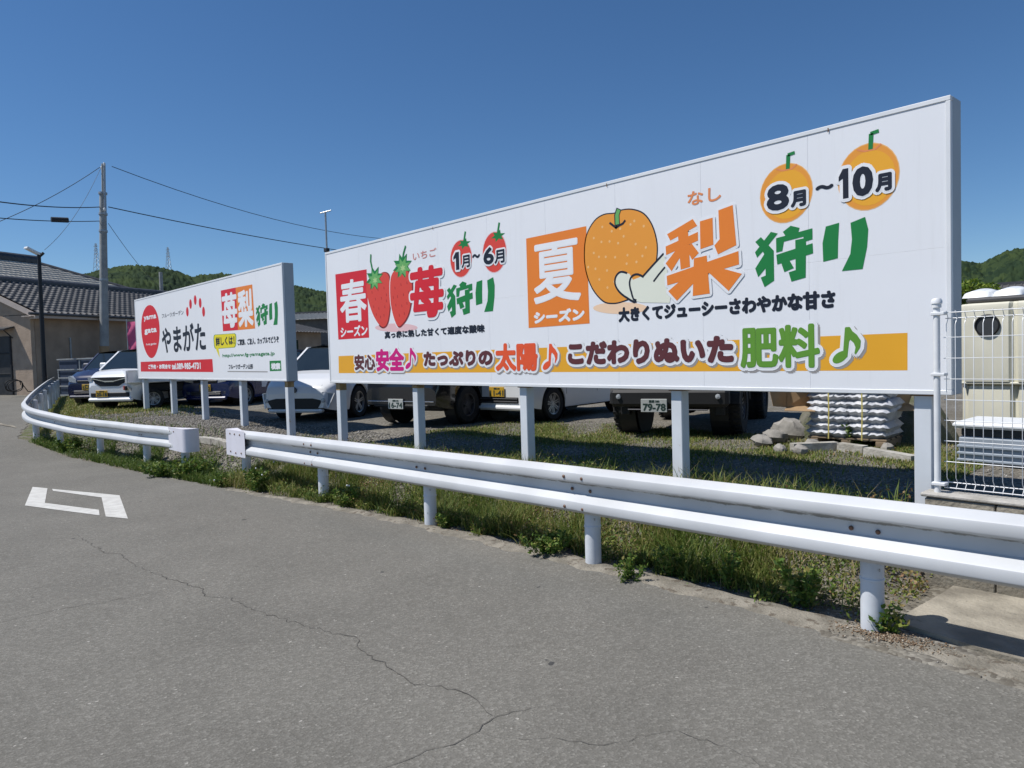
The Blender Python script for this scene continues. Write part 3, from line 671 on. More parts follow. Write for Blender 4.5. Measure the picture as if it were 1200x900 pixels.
# heavy hand-cut characters, each a few overlapping strokes in a unit box
def unit(shapes):
    A = np.array([p for s_ in shapes for p in s_], float); a = A.min(0); b = A.max(0)
    return [[((p[0] - a[0]) / (b[0] - a[0]), (b[1] - p[1]) / (b[1] - a[1])) for p in s_] for s_ in shapes]
NASHI = unit([[(350,290),(498,222),(522,270),(368,335)],[(340,368),(525,308),(525,362),(342,424)],[(412,290),(470,275),(478,520),(425,530)],[(412,385),(458,395),(372,533),(338,478)],[(455,390),(490,375),(528,440),(490,478)],
    [(537,245),(605,236),(607,402),(537,418)],[(636,198),(710,182),(725,425),(630,465),(612,408),(640,375)],[(343,560),(735,462),(737,542),(345,622)],[(500,470),(570,463),(583,700),(490,706)],[(350,660),(470,560),(530,590),(400,727)],[(560,545),(620,540),(750,600),(682,695)]])
ONE = unit([[(0, 10), (6, 0), (14, 0), (14, 40), (6, 40), (6, 13), (0, 16)]])
KARI = unit([[(886,275),(893,269.5),(908,290),(908,330),(896.5,337.5),(892,324),(898,322),(898,296),(893,285)],[(905,264.5),(913,268),(900,284),(888,296.5),(885.5,289)],[(898,291),(908,291),(906,303),(889,323),(885.5,311)],
    [(919,267),(928,260.5),(938,265),(936,272),(922,273)],[(911,274),(952,268),(952,282),(943,284),(942,277),(920,280),(918,292),(911,293)],[(911,296),(952,287),(952.5,300),(912,309)],[(933,280),(945,279),(944,330),(928,333.5),(925,321),(933,319)],[(916,305),(925,303),(931,316),(920,320)]])
RI = unit([[(968.6,258.4),(984.4,256),(983,280),(982.4,302.4),(965,305),(964.4,280)],[(997.6,258.4),(1014,253.6),(1017.4,270),(1016,292),(1010.7,320),(987,320),(997,298.7),(999,280)]])
def art(parent, shapes, rect, m, edge=0.):
    """one hand-cut character fitted to the rectangle, as a single piece of print"""
    from mathutils.geometry import tessellate_polygon
    x0, z0, x1, z1 = rect; V = []; F = []
    for k, s_ in enumerate(shapes):
        P = [(x0 + p[0] * (x1 - x0), z0 + p[1] * (z1 - z0)) for p in s_]; b = len(V)
        for t in tessellate_polygon([[Vector((p[0], p[1], 0)) for p in P]]):
            A, B_, C = [np.array(P[i]) for i in t]; cr_ = (B_[0] - A[0]) * (C[1] - A[1]) - (B_[1] - A[1]) * (C[0] - A[0])
            F.append([b + i for i in (t if cr_ > 0 else (t[0], t[2], t[1]))])
        V += [(p[0], YS - (.0068 if edge else .0016) - k * 6e-5, p[1]) for p in P]
    V = np.array(V); F = np.array(F)
    o = mesh_np('lettering', V - np.array(parent.location), F, m, parent)
    if edge: flat(parent, 'lettering_outline', V[:, [0, 2]], F, 'ink_white', YS - .0044, edge, ((1, 16), (.5, 8)))
    return o
# printed art of the large billboard ---------------------------------------------------------------
T = lambda *a, **k: lettering(S1, *a, **k)
PF = lambda name, pts, m, lay=0: poly_flat(S1, name, pts, m, YS, lay)
PF('printed_band', [(-9.4925, 1.3417), (-1.8367, 1.3594), (-1.8351, 1.6103), (-9.4828, 1.5881)], 'ink_band', -2)
PF('printed_box', [(-9.4664, 1.8249), (-8.6289, 1.824), (-8.6285, 2.7441), (-9.4807, 2.7603)], 'ink_red')
T('春', (-9.377, 2.0533, -8.6594, 2.6508), 'ink_white', YS, bold=.015)
T('シーズン', (-9.3929, 1.8529, -8.662, 2.0056), 'ink_white', YS, bold=.007)
PF('strawberry_shadow', [(-7.4844, 1.9051), (-7.4992, 1.9194), (-7.5442, 1.9343), (-7.6172, 1.9489), (-7.714, 1.9622), (-7.829, 1.9733), (-7.9549, 1.9815), (-8.0837, 1.9861), (-8.2063, 1.9867), (-8.3137, 1.9831), (-8.3977, 1.9755), (-8.4515, 1.9644), (-8.4707, 1.9506), (-8.4536, 1.9351), (-8.4016, 1.919), (-8.3192, 1.9037), (-8.2128, 1.8903), (-8.0908, 1.8796), (-7.962, 1.8723), (-7.8356, 1.8689), (-7.7199, 1.8694), (-7.6219, 1.8737), (-7.5475, 1.8815), (-7.5008, 1.8922)], 'ink_pinkshade', -1)
def berry(outline, seeds, name, ly):
    o = smooth_pts(outline, 4); c = np.mean(o, 0); big = [tuple(c + (np.array(p) - c) * 1.035 + np.array([.016, -.004])) for p in o]
    halo = [tuple(c + (np.array(p) - c) * 1.055) for p in o]
    PF(name + '_halo', halo, 'ink_white', ly - 1); PF(name + '_edge', big, 'ink_darkred', ly); PF(name, o, 'ink_berry', ly + 1)
    for (x, z) in seeds: stroke(S1, 'seed', [(x, z + .022), (x + .006, z - .012)], .013, 'ink_seed', YS, ly + 2)
berry([(-8.6333, 2.5565), (-8.4589, 2.5746), (-8.2638, 2.6568), (-8.1026, 2.6185), (-8.0735, 2.4506), (-8.0888, 2.2204), (-8.1642, 2.0032), (-8.2912, 1.9535), (-8.4521, 2.0635), (-8.5694, 2.2304), (-8.6432, 2.4194)], [(-8.5127, 2.4203), (-8.3622, 2.4419), (-8.2158, 2.4518), (-8.4339, 2.3233), (-8.2866, 2.3236), (-8.1607, 2.3584), (-8.4835, 2.2246), (-8.3583, 2.1937), (-8.2119, 2.2065), (-8.3243, 2.079), (-8.4269, 2.1188), (-8.24, 2.0966), (-8.1659, 2.2812)], 'strawberry', 0)
berry([(-8.0455, 2.569), (-7.9201, 2.6655), (-7.7279, 2.6454), (-7.6187, 2.581), (-7.5716, 2.439), (-7.6012, 2.2613), (-7.6678, 2.0954), (-7.7891, 1.984), (-7.9276, 1.9474), (-8.0347, 2.1287), (-8.0715, 2.3294)], [(-7.9552, 2.4295), (-7.8165, 2.4608), (-7.6821, 2.4701), (-7.9036, 2.3164), (-7.7673, 2.3274), (-7.6519, 2.3503), (-7.9498, 2.2108), (-7.8145, 2.1908), (-7.6981, 2.215), (-7.8801, 2.0757), (-7.7632, 2.0904), (-8.0025, 2.3131)], 'strawberry', 3)
def star(cx, cz, rx, rz, m, lay, n=7, rot=.3, inner=.42):
    P = []
    for i in range(2 * n):
        a = rot + math.pi * i / n; r_ = 1 if i % 2 == 0 else inner; P.append((cx + rx * r_ * math.cos(a), cz + rz * r_ * math.sin(a)))
    return PF('leaf_crown', P, m, lay)
for (cx, cz) in [(-8.4353, 2.6063), (-7.7724, 2.6983)]:
    star(cx, cz, .22, .165, 'ink_green', 6, 8, .25, .55); star(cx + .01, cz - .02, .19, .135, 'ink_leaf', 7, 8, .35, .5); star(cx + .015, cz - .03, .07, .05, 'ink_leafpale', 8, 6, .5, .45)
for pts in ([(-8.5023, 2.9304), (-8.5151, 2.8412), (-8.4804, 2.724)], [(-7.6809, 2.9382), (-7.734, 2.849), (-7.7667, 2.7566)]): stroke(S1, 'stem', pts, .03, 'ink_green', YS, 8)
T('いちご', (-7.5347, 2.7357, -7.0415, 2.836), 'ink_pinkthin', YS, bold=.002)
T('苺', (-7.6166, 2.0124, -6.9178, 2.6407), 'ink_red', YS, bold=.026, edge=.03, lift=.0036)
art(S1, KARI, (-6.8711, 1.9869, -6.3907, 2.3911), 'ink_green')
art(S1, RI, (-6.3413, 2.0196, -6.0098, 2.3875), 'ink_green')
for (ax, az, bx, bz), st in (((-6.7762, 2.444, -6.3892, 2.8583), 1), ((-6.1903, 2.4379, -5.8085, 2.8673), 1)):
    cx, cz, rx, rz = (ax + bx) / 2, (az + bz) / 2, (bx - ax) / 2, (bz - az) / 2
    PF('berry_badge_rim', ell(cx, cz, rx * 1.05, rz * 1.04), 'ink_pinkshade', -1); PF('berry_badge', ell(cx, cz, rx, rz), 'ink_berry')
    star(cx + rx * .35, cz + rz * .78, rx * .62, rz * .30, 'ink_green', 1, 6, .2, .5); stroke(S1, 'stem', [(cx + rx * .3, cz + rz * .8), (cx + rx * .5, cz + rz * 1.42)], .028, 'ink_green', YS, 2)
art(S1, ONE, (-6.7161, 2.5299, -6.6098, 2.7328), 'ink_black', .024)
T('月', (-6.5696, 2.539, -6.4171, 2.6805), 'ink_black', YS, bold=.006, edge=.018, lift=.0016)
T('〜', (-6.3789, 2.6236, -6.2418, 2.6736), 'ink_black', YS, bold=.008)
T('6', (-6.1798, 2.5305, -6.0042, 2.7184), 'ink_black', YS, bold=.010, edge=.02, lift=.0016)
T('月', (-5.9963, 2.5244, -5.8299, 2.669), 'ink_black', YS, bold=.006, edge=.018, lift=.0016)
T('真っ赤に熟した甘くて適度な酸味', (-8.2401, 1.792, -6.1992, 1.8883), 'ink_black', YS, bold=.0065)
sh = dict(edge=.026, shade=.016)
T('安心', (-9.0358, 1.3811, -8.4951, 1.6029), 'ink_brown', YS, bold=.012, **sh)
T('安全', (-8.4732, 1.3645, -7.7996, 1.6672), 'ink_magenta', YS, bold=.016, **sh)
T('♪', (-7.7785, 1.3936, -7.5362, 1.6583), 'ink_magenta', YS, bold=.0, **sh)
T('たっぷりの', (-7.3772, 1.4233, -6.075, 1.6064), 'ink_brown', YS, bold=.015, **sh)
T('太陽', (-6.0321, 1.3627, -5.369, 1.6633), 'ink_vermilion', YS, bold=.016, **sh)
T('♪', (-5.2997, 1.3742, -5.084, 1.6372), 'ink_vermilion', YS, bold=.004, **sh)
T('こだわりぬいた', (-4.9461, 1.4208, -3.1267, 1.6462), 'ink_brown', YS, bold=.017, **sh)
T('肥料', (-3.0713, 1.3801, -2.4271, 1.7058), 'ink_grass', YS, bold=.012, **sh)
T('♪', (-2.3372, 1.4101, -2.1372, 1.6673), 'ink_grass', YS, bold=.006, **sh)
PF('printed_box', [(-5.4949, 1.8097), (-4.6535, 1.815), (-4.6656, 2.736), (-5.4949, 2.7311)], 'ink_orange')
T('夏', (-5.4038, 2.0452, -4.7506, 2.6473), 'ink_white', YS, bold=.013)
T('シーズン', (-5.4119, 1.8462, -4.7133, 1.977), 'ink_white', YS, bold=.010)
PF('pear_shadow', [(-3.9688, 1.9157), (-3.9786, 1.9299), (-4.008, 1.9447), (-4.0556, 1.9589), (-4.1185, 1.9718), (-4.193, 1.9825), (-4.2744, 1.9902), (-4.3575, 1.9943), (-4.4364, 1.9944), (-4.5054, 1.9905), (-4.5593, 1.9826), (-4.5936, 1.9714), (-4.6057, 1.9577), (-4.5946, 1.9424), (-4.5611, 1.9267), (-4.508, 1.9118), (-4.4395, 1.8987), (-4.3608, 1.8885), (-4.2777, 1.8816), (-4.196, 1.8786), (-4.1211, 1.8794), (-4.0577, 1.884), (-4.0095, 1.892), (-3.9793, 1.9028)], 'ink_peach', -1)
pear = smooth_pts([(-4.3199, 2.797), (-4.2498, 2.811), (-4.1236, 2.7995), (-3.9928, 2.7408), (-3.9037, 2.6233), (-3.858, 2.4622), (-3.8709, 2.3164), (-3.914, 2.2396), (-3.9993, 2.1659), (-4.0972, 2.0459), (-4.2444, 1.9996), (-4.3649, 1.9904), (-4.477, 2.0206), (-4.5996, 2.1422), (-4.6747, 2.3103), (-4.6906, 2.4817), (-4.6579, 2.6466), (-4.5578, 2.7637), (-4.4417, 2.8047)], 4)
cp = np.mean(pear, 0)
PF('pear_edge', [tuple(cp + (np.array(p) - cp) * 1.03) for p in pear], 'ink_black', 0); PF('pear', pear, 'ink_pear', 1)
for (x, z) in [(-4.4657, 2.6986), (-4.3548, 2.6435), (-4.2546, 2.6522), (-4.1368, 2.673), (-4.093, 2.6966), (-3.991, 2.6362), (-4.4805, 2.5629), (-4.383, 2.5539), (-4.2832, 2.5252), (-4.2174, 2.5779), (-4.0845, 2.4917), (-3.9729, 2.4473), (-4.5161, 2.4289), (-4.4333, 2.4192), (-4.322, 2.4023), (-4.1785, 2.4046), (-4.0122, 2.3773), (-4.6518, 2.3482), (-4.5617, 2.3226), (-4.4219, 2.2922), (-4.1904, 2.3295), (-4.5177, 2.2187), (-4.4217, 2.1348), (-4.5734, 2.611), (-4.578, 2.4721), (-4.0795, 2.3324), (-4.2562, 2.2673), (-4.3388, 2.1822)]:
    PF('pear_speck', ell(x, z, .0125, .0125, 8), 'ink_pear_pale', 2)
stroke(S1, 'stem', [(-4.2639, 2.834), (-4.2904, 2.7807), (-4.2882, 2.6879)], .062, 'ink_black', YS, 3); stroke(S1, 'stem', [(-4.2661, 2.8267), (-4.2884, 2.7804), (-4.287, 2.6954)], .042, 'ink_leaf', YS, 4)
for pts in ([(-4.3777, 2.7246), (-4.3332, 2.6907), (-4.3038, 2.6671), (-4.2635, 2.6842), (-4.2238, 2.6936), (-4.1936, 2.7196)], [(-4.2932, 2.6886), (-4.3091, 2.6601)]): stroke(S1, 'calyx', pts, .02, 'ink_black', YS, 5)
PF('pear_slice', [(-4.3297, 2.1502), (-4.3173, 2.2269), (-4.2563, 2.2635), (-4.1592, 2.2344), (-4.1222, 2.1774), (-4.0076, 2.2042), (-3.8943, 2.2894), (-3.7841, 2.3723), (-3.7518, 2.2519), (-3.7461, 2.1274), (-3.723, 1.9943), (-3.733, 1.944), (-4.0329, 1.969), (-4.1274, 1.9949), (-4.2622, 2.0668)], 'ink_flesh', 3)
for pts, wd in (([(-4.0894, 1.9845), (-4.1945, 2.0229), (-4.2816, 2.0839), (-4.3294, 2.158), (-4.3173, 2.2269), (-4.2563, 2.2635), (-4.1593, 2.2306), (-4.1408, 2.2021)], .019), ([(-4.0891, 1.9921), (-4.1445, 2.0726), (-4.1614, 2.1582), (-4.1308, 2.2125), (-4.0637, 2.2211), (-3.9712, 2.1707), (-3.8673, 2.109)], .019), ([(-4.0077, 2.2005), (-3.8943, 2.2894), (-3.7841, 2.3723)], .019), ([(-3.8983, 2.1415), (-3.8424, 2.1953), (-3.7738, 2.2543)], .017)):
    stroke(S1, 'slice_line', smooth_pts(pts, 3)[:-6] if len(pts) > 4 else pts, wd, 'ink_black', YS, 5)
T('なし', (-3.5341, 2.731, -3.2181, 2.8474), 'ink_thin', YS, bold=.0035)
art(S1, NASHI, (-3.7636, 1.9571, -3.0438, 2.6721), 'ink_orange', edge=.024)
art(S1, KARI, (-2.9316, 2.0026, -2.4717, 2.4392), 'ink_green')
art(S1, RI, (-2.4014, 2.0645, -2.0819, 2.4202), 'ink_green')
for (ax, az, bx, bz) in ((-2.8786, 2.4711, -2.4734, 2.8989), (-2.2828, 2.4679, -1.8811, 2.911)):
    cx, cz, rx, rz = (ax + bx) / 2, (az + bz) / 2, (bx - ax) / 2, (bz - az) / 2
    PF('pear_badge_rim', ell(cx, cz, rx * 1.03, rz * 1.03), 'ink_pear_pale', -1); PF('pear_badge', ell(cx, cz, rx, rz), 'ink_pear', 0); PF('pear_badge_light', ell(cx + .01, cz - .01, rx * .84, rz * .84), 'ink_gold', 1)
    stroke(S1, 'stem', [(cx + .02, cz + rz * .82), (cx + .025, cz + rz * 1.3)], .03, 'ink_green', YS, 3); stroke(S1, 'stem', [(cx + .02, cz + rz * 1.3), (cx + .075, cz + rz * 1.33)], .024, 'ink_green', YS, 3)
    stroke(S1, 'calyx', [(cx - .07, cz + rz * .90), (cx - .02, cz + rz * .80), (cx + .02, cz + rz * .80), (cx + .05, cz + rz * .80), (cx + .09, cz + rz * .92)], .012, 'ink_thin', YS, 2)
T('8', (-2.8263, 2.5673, -2.646, 2.7615), 'ink_black', YS, bold=.012, edge=.024, lift=.0022)
T('月', (-2.6355, 2.5679, -2.5163, 2.6872), 'ink_black', YS, bold=.008, edge=.02, lift=.0022)
T('〜', (-2.4499, 2.6566, -2.3164, 2.6953), 'ink_black', YS, bold=.009)
art(S1, ONE, (-2.2786, 2.5686, -2.2109, 2.7756), 'ink_black', .024)
T('0', (-2.1837, 2.5638, -2.0444, 2.7672), 'ink_black', YS, bold=.013, edge=.024, lift=.0022)
T('月', (-2.0321, 2.5718, -1.9238, 2.6939), 'ink_black', YS, bold=.008, edge=.02, lift=.0022)
T('大きくてジューシーさわやかな甘さ', (-4.3, 1.805, -2.3128, 1.9415), 'ink_black', YS, bold=.0085)
# printed art of the smaller billboard -------------------------------------------------------------
T = lambda *a, **k: lettering(S2, *a, **k)
PF = lambda name, pts, m, lay=0: poly_flat(S2, name, pts, m, YS, lay)
ax, az, bx, bz = (-18.9103, 1.6941, -17.5362, 2.9238)
PF('logo_egg', [((ax + bx) / 2 + (bx - ax) / 2 * math.cos(t) * (1 + .10 * math.sin(t)), (az + bz) / 2 + (bz - az) / 2 * math.sin(t)) for t in [2 * math.pi * i / 36 for i in range(36)]], 'ink_red')
T('yama', (-18.6697, 2.5583, -17.7311, 2.6836), 'ink_white', YS, bold=.010)
T('gata', (-18.6689, 2.2435, -17.7404, 2.3919), 'ink_white', YS, bold=.010)
T('fruits garden', (-18.5921, 1.9828, -17.8203, 2.0473), 'ink_white', YS, bold=.002)
T('フルーツガーデン', (-17.3228, 2.5681, -15.9087, 2.6671), 'ink_black', YS, bold=.001)
for (x, z) in [(-15.6782, 2.6119), (-15.4706, 2.7554), (-15.1899, 2.8163), (-14.9209, 2.739), (-14.7569, 2.5546)]: PF('red_drop', ell(x, z, .075, .098, 20), 'ink_red')
T('やまがた', (-17.408, 1.7895, -14.7155, 2.3728), 'ink_black', YS, bold=.018)
PF('printed_band', [(-19.1228, 1.3825), (-14.3935, 1.364), (-14.4063, 1.6177), (-19.0968, 1.6156)], 'ink_red')
T('ご予約・お問合せ', (-18.5101, 1.4378, -16.8939, 1.5471), 'ink_white', YS, bold=.008)
T('tel.089-985-4731', (-16.8269, 1.4232, -15.0584, 1.5603), 'ink_white', YS, bold=.010)
PF('printed_box', [(-13.7994, 2.1293), (-13.0873, 2.1206), (-13.1164, 2.8868), (-13.8163, 2.8916)], 'ink_red'); PF('printed_box', [(-13.0854, 2.1205), (-12.3414, 2.1144), (-12.3811, 2.8776), (-13.1144, 2.8866)], 'ink_orange')
T('苺', (-13.8024, 2.1742, -13.0846, 2.8229), 'ink_white', YS, bold=.024)
T('梨', (-13.0443, 2.157, -12.3876, 2.8179), 'ink_white', YS, bold=.024)
art(S2, KARI, (-12.2787, 2.1351, -11.7961, 2.524), 'ink_green')
art(S2, RI, (-11.7519, 2.1389, -11.4099, 2.52), 'ink_green')
bub = [(-14.261, 1.816), (-13.2401, 1.8168), (-13.196, 2.0619), (-14.2725, 2.0773)]
cb = np.mean(bub, 0)
def rrect(P, k, c):
    P = [np.array(p) for p in P]; out = []
    for i in range(4):
        a, b_, d = P[i - 1], P[i], P[(i + 1) % 4]
        out += [tuple(b_ + (a - b_) / np.hypot(*(a - b_)) * k), tuple(b_ + (a - b_) / np.hypot(*(a - b_)) * k * .3 + (d - b_) / np.hypot(*(d - b_)) * k * .3), tuple(b_ + (d - b_) / np.hypot(*(d - b_)) * k)]
    return out
PF('speech_bubble_edge', [tuple(cb + (np.array(p) - cb) * 1.05) for p in rrect(bub, .07, 0)], 'ink_green', -1); PF('speech_bubble', rrect(bub, .07, 0), 'ink_yellow', 0)
PF('speech_bubble_tail', [(-14.2194, 1.8313), (-14.0671, 1.8274), (-14.0219, 1.6332)], 'ink_yellow', 1)
T('詳しくは！', (-14.1847, 1.8631, -13.2707, 2.0322), 'ink_black', YS, bold=.007, lift=.001)
T('ご家族、ご友人、カップルでどうぞ', (-13.131, 1.8417, -11.4206, 1.957), 'ink_black', YS, bold=.005)
T('http://www.fg-yamagata.jp', (-13.8776, 1.6245, -11.604, 1.7057), 'ink_green', YS, bold=.003)
T('フルーツガーデン山形', (-13.6021, 1.4139, -12.5006, 1.508), 'ink_black', YS, bold=.004)
stroke(S2, 'underline', [(-13.6687, 1.3743), (-11.9082, 1.3652)], .018, 'ink_grey', YS)
PF('printed_box', [(-11.8195, 1.3751), (-11.3749, 1.3811), (-11.3807, 1.5501), (-11.8153, 1.5486)], 'ink_green')
T('検索', (-11.7601, 1.4007, -11.4097, 1.5141), 'ink_white', YS, bold=.009)
# narrow strip of rust where the posts meet the panels is part of each seat plate
# ================================================================ HILLS, SKYLINE
def hills():
    """wooded hills about a kilometre off, ridge height given by compass bearing; crowns are real bumps"""
    RD = [(-0.24617, -0.00725), (-0.0756, 0.03692), (0.0821, 0.07683), (0.19115, 0.09967), (0.22161, 0.09546), (0.23735, 0.09325), (0.25183, 0.08599), (0.26165, 0.08105), (0.27993, 0.08657), (0.30383, 0.08865), (0.39487, 0.0846), (0.60145, 0.083), (0.83024, 0.0748), (1.01441, 0.07672), (1.07522, 0.08543), (1.09684, 0.09009), (1.1182, 0.09465), (1.16533, 0.10235), (1.20596, 0.10857), (1.22604, 0.1062), (1.24095, 0.10282), (1.26483, 0.10986), (1.27896, 0.11272), (1.29107, 0.11453), (1.31139, 0.11454), (1.32958, 0.11253), (1.35197, 0.10687), (1.36954, 0.10141), (1.40781, 0.08869), (1.48492, 0.09592), (1.63858, 0.0957), (1.81766, 0.07892)]
    az = np.array([a for a, e in RD]); el = np.array([e for a, e in RD])
    A = np.arange(az.min(), az.max(), .0011); NR = 150
    h0 = np.interp(A, az, el); V = np.zeros((len(A), NR, 3))
    rg = np.random.default_rng(3)
    for j in range(NR):
        t = j / (NR - 1); d = 620 + 560 * t
        prof = ss(t * 1.02) ** 1.0
        x = -np.sin(A) * d; y = np.cos(A) * d
        top = h0 * 1180
        z = -2 + top * prof + (np.sin(x * .021 + y * .013) + np.sin(x * .043 - y * .037 + 1)) * 5 * math.sin(math.pi * min(1, t)) 
        V[:, j, 0] = x; V[:, j, 1] = y; V[:, j, 2] = z
    # tree crowns: cellular bumps
    n = 5200; P = V.reshape(-1, 3); cell = 5.6
    gx = np.floor(P[:, 0] / cell).astype(int); gy = np.floor(P[:, 1] / cell).astype(int); best = np.full(len(P), 1e9)
    hsh = lambda a, b, k: (np.sin(a * 127.1 + b * 311.7 + k * 74.7) * 43758.5453) % 1.0
    rad = np.zeros(len(P))
    for dx in (-1, 0, 1):
        for dy in (-1, 0, 1):
            cx = (gx + dx + hsh(gx + dx, gy + dy, 1)) * cell; cy = (gy + dy + hsh(gx + dx, gy + dy, 2)) * cell
            d = np.hypot(P[:, 0] - cx, P[:, 1] - cy); m_ = d < best; best = np.where(m_, d, best); rad = np.where(m_, .6 + .8 * hsh(gx + dx, gy + dy, 3), rad)
    P[:, 2] += 3.6 * rad * np.sqrt(np.clip(1 - (best / (cell * .62)) ** 2, 0, 1)) * 1.0
    P[:, 2] += rg.uniform(-.9, .9, len(P))
    n0, n1 = len(A), NR; ii = np.arange(n0 * n1).reshape(n0, n1)
    F = np.stack([ii[:-1, :-1], ii[:-1, 1:], ii[1:, 1:], ii[1:, :-1]], -1).reshape(-1, 4)
    m = bpy.data.materials.new('hill_forest'); m.use_nodes = True; nt = m.node_tree; N = nt.nodes; L = nt.links
    b = N['Principled BSDF']; b.inputs['Roughness'].default_value = .9; b.inputs['Specular IOR Level'].default_value = .1
    g = N.new('ShaderNodeNewGeometry'); v = N.new('ShaderNodeTexVoronoi'); v.inputs['Scale'].default_value = .10; L.new(g.outputs['Position'], v.inputs['Vector'])
    nn = N.new('ShaderNodeTexNoise'); nn.inputs['Scale'].default_value = .012; nn.inputs['Detail'].default_value = 6; L.new(g.outputs['Position'], nn.inputs['Vector'])
    ad = N.new('ShaderNodeMath'); ad.operation = 'MULTIPLY_ADD'; ad.inputs[1].default_value = .55; L.new(v.outputs['Color'], ad.inputs[0]); L.new(nn.outputs[0], ad.inputs[2])
    rp = N.new('ShaderNodeValToRGB'); e = rp.color_ramp.elements; e[0].position = .35; e[0].color = (.009, .020, .013, 1); e[1].position = 1.0; e[1].color = (.042, .064, .023, 1); x = e.new(.7); x.color = (.021, .038, .018, 1)
    L.new(ad.outputs[0], rp.inputs[0]); L.new(rp.outputs[0], b.inputs['Base Color']); MATS['hill_forest'] = m
    o = mesh_np('hills', P, F, 'hill_forest'); tag(o, kind='structure')
hills()

def pylon(loc, h, label):
    t = thing('pylon', label, 'pylon', loc, .5, 'power pylons on the hill'); b = MB()
    w0, w1 = h * .085, h * .018
    wz = lambda z: w0 + (w1 - w0) * min(1, z / (h * .9))
    zs = [0, .18, .34, .48, .60, .70, .79, .87, .94, 1.0]; r = .32
    for i in range(len(zs) - 1):
        z0, z1 = zs[i] * h, zs[i + 1] * h; a, c = wz(z0), wz(z1)
        P0 = [(-a, -a), (a, -a), (a, a), (-a, a)]; P1 = [(-c, -c), (c, -c), (c, c), (-c, c)]
        for k in range(4):
            b.beam((*P0[k], z0), (*P1[k], z1), r, r); b.beam((*P0[k], z0), (*P1[(k + 1) % 4], z1), r * .6, r * .6); b.beam((*P0[(k + 1) % 4], z0), (*P1[k], z1), r * .6, r * .6)
    b.build('lattice', 'steel', t)
    for z in (.66, .78, .90):
        a = MB(); a.beam((-h * .10, 0, z * h), (h * .10, 0, z * h), r, r); a.beam((-h * .10, 0, z * h), (0, 0, z * h + 2.2), r * .7, r * .7); a.beam((h * .10, 0, z * h), (0, 0, z * h + 2.2), r * .7, r * .7)
        a.build('cross_arm', 'steel', t)
pylon((-1258.2331, 290.3473, 141.1244), 48, 'steel lattice pylon on the hill, just left of the utility pole')
pylon((-1184.2813, 371.6099, 137.863), 42, 'steel lattice pylon on the hill behind the smaller billboard')

# ================================================================ POLES AND WIRES
PB = (-33.4544, 7.7769, 0.869); gz = gnear(PB[0], PB[1])
up = thing('utility_pole', 'tall concrete utility pole with a slim steel extension carrying wires', 'utility pole', (PB[0], PB[1], gz))
PT = (-33.5862, 8.1154, 8.6774); zt = PT[2] - gz; ztt = (-33.5162, 8.2638, 9.829)[2] - gz; LX, LY = (PT[0] - PB[0]) / zt, (PT[1] - PB[1]) / zt   # the pole leans a little
up.rotation_euler = (-math.atan(LY), math.atan(LX), 0)
b = MB(); b.lathe([(0, -.3), (.185, -.3), (.185, 0), (.125, zt), (0, zt + .02)], n=20); b.build('shaft', 'pole_concrete', up, smooth=35)
b = MB(); b.tube([(.17, .03, zt - .95), (.17, .03, ztt)], .042, 10); b.build('extension', 'steel', up, smooth=35)
b = MB(); b.tube([(.05, .0, zt - .9), (.05, 0, ztt)], .06, 10); b.build('extension', 'pole_concrete', up, smooth=35)
for z in (zt - .05, zt - .9, zt - 1.6, zt - 3.6):
    b = MB(); b.lathe([(.15, -.04), (.165, -.04), (.165, .04), (.15, .04)], c=(0, 0, z), n=20); b.build('band', 'steel', up, smooth=35)
for (x, z) in ((-.13, ztt - .12), (.25, ztt - .06), (-.2, zt - .7), (.24, zt - .75), (-.2, zt - 1.3)):
    b = MB(); b.lathe([(0, -.07), (.035, -.06), (.05, -.02), (.03, 0), (.05, .02), (.035, .06), (0, .07)], c=(x, 0, z), n=10); b.beam((0, 0, z), (x, 0, z), .03, .03); b.build('insulator', 'tank_lid', up, smooth=40)
b = MB(); b.lathe([(.172, 0), (.190, 0), (.190, .30), (.172, .30)], c=(0, 0, (-33.4806, 7.8305, 2.1997)[2] - gz - .15), n=20); b.build('marker_band', 'cardboard', up, smooth=35)
def wire(p, q, sag, r, label, grp=None):
    P = []; p = Vector(p); q = Vector(q)
    for i in range(25):
        t = i / 24; v = p.lerp(q, t); v.z -= sag * 4 * t * (1 - t); P.append(v)
    b = MB(); b.tube(P, r, 6); return tag(b.build('overhead_wire', 'cable', smooth=60), label, 'wire', grp)
wire((-33.6797, 8.0754, 9.6963), (-30.2571, 2.6721, 5.8339), .25, .012, 'overhead wire dropping from the top of the utility pole to the far left')
wire((-33.35, 8.4399, 9.7167), (-44.5258, 40.9341, 11.867), 1.9, .014, 'high thin overhead wire running right from the top of the utility pole')
wire((-33.6385, 8.0199, 8.0674), (-25.5434, 1.9489, 6.4873), .18, .020, 'thick overhead cable entering from the left, upper of the two level ones')
wire((-33.4263, 8.2532, 8.0581), (-44.4924, 40.7801, 8.7865), .6, .020, 'thick overhead cable running right from the utility pole behind the billboards')
wire((-33.6322, 7.9911, 7.4898), (-28.091, 2.113, 6.3649), .12, .017, 'lower level overhead cable at the left that carries a black box')
wire((-33.4189, 8.219, 7.3755), (-63.8088, 19.4371, 7.7489), .3, .012, 'thin wire dropping steeply right from the utility pole towards the hill')
wire((-30.4856, 5.3918, 5.7258), (-33.6558, 8.0996, 9.6602), .35, .007, 'thin wire rising from the street lamp to the utility pole top')
c0, c1 = Vector((-32.6673, 6.0585, 7.209)), Vector((-32.6872, 6.6344, 7.2436))
b = MB(); b.tube([c0, c0.lerp(c1, .06), c0.lerp(c1, .94), c1], .10, 10); tag(b.build('cable_joint_box', 'cable', smooth=50), 'black splice box hanging on the lower cable left of the pole', 'cable box')
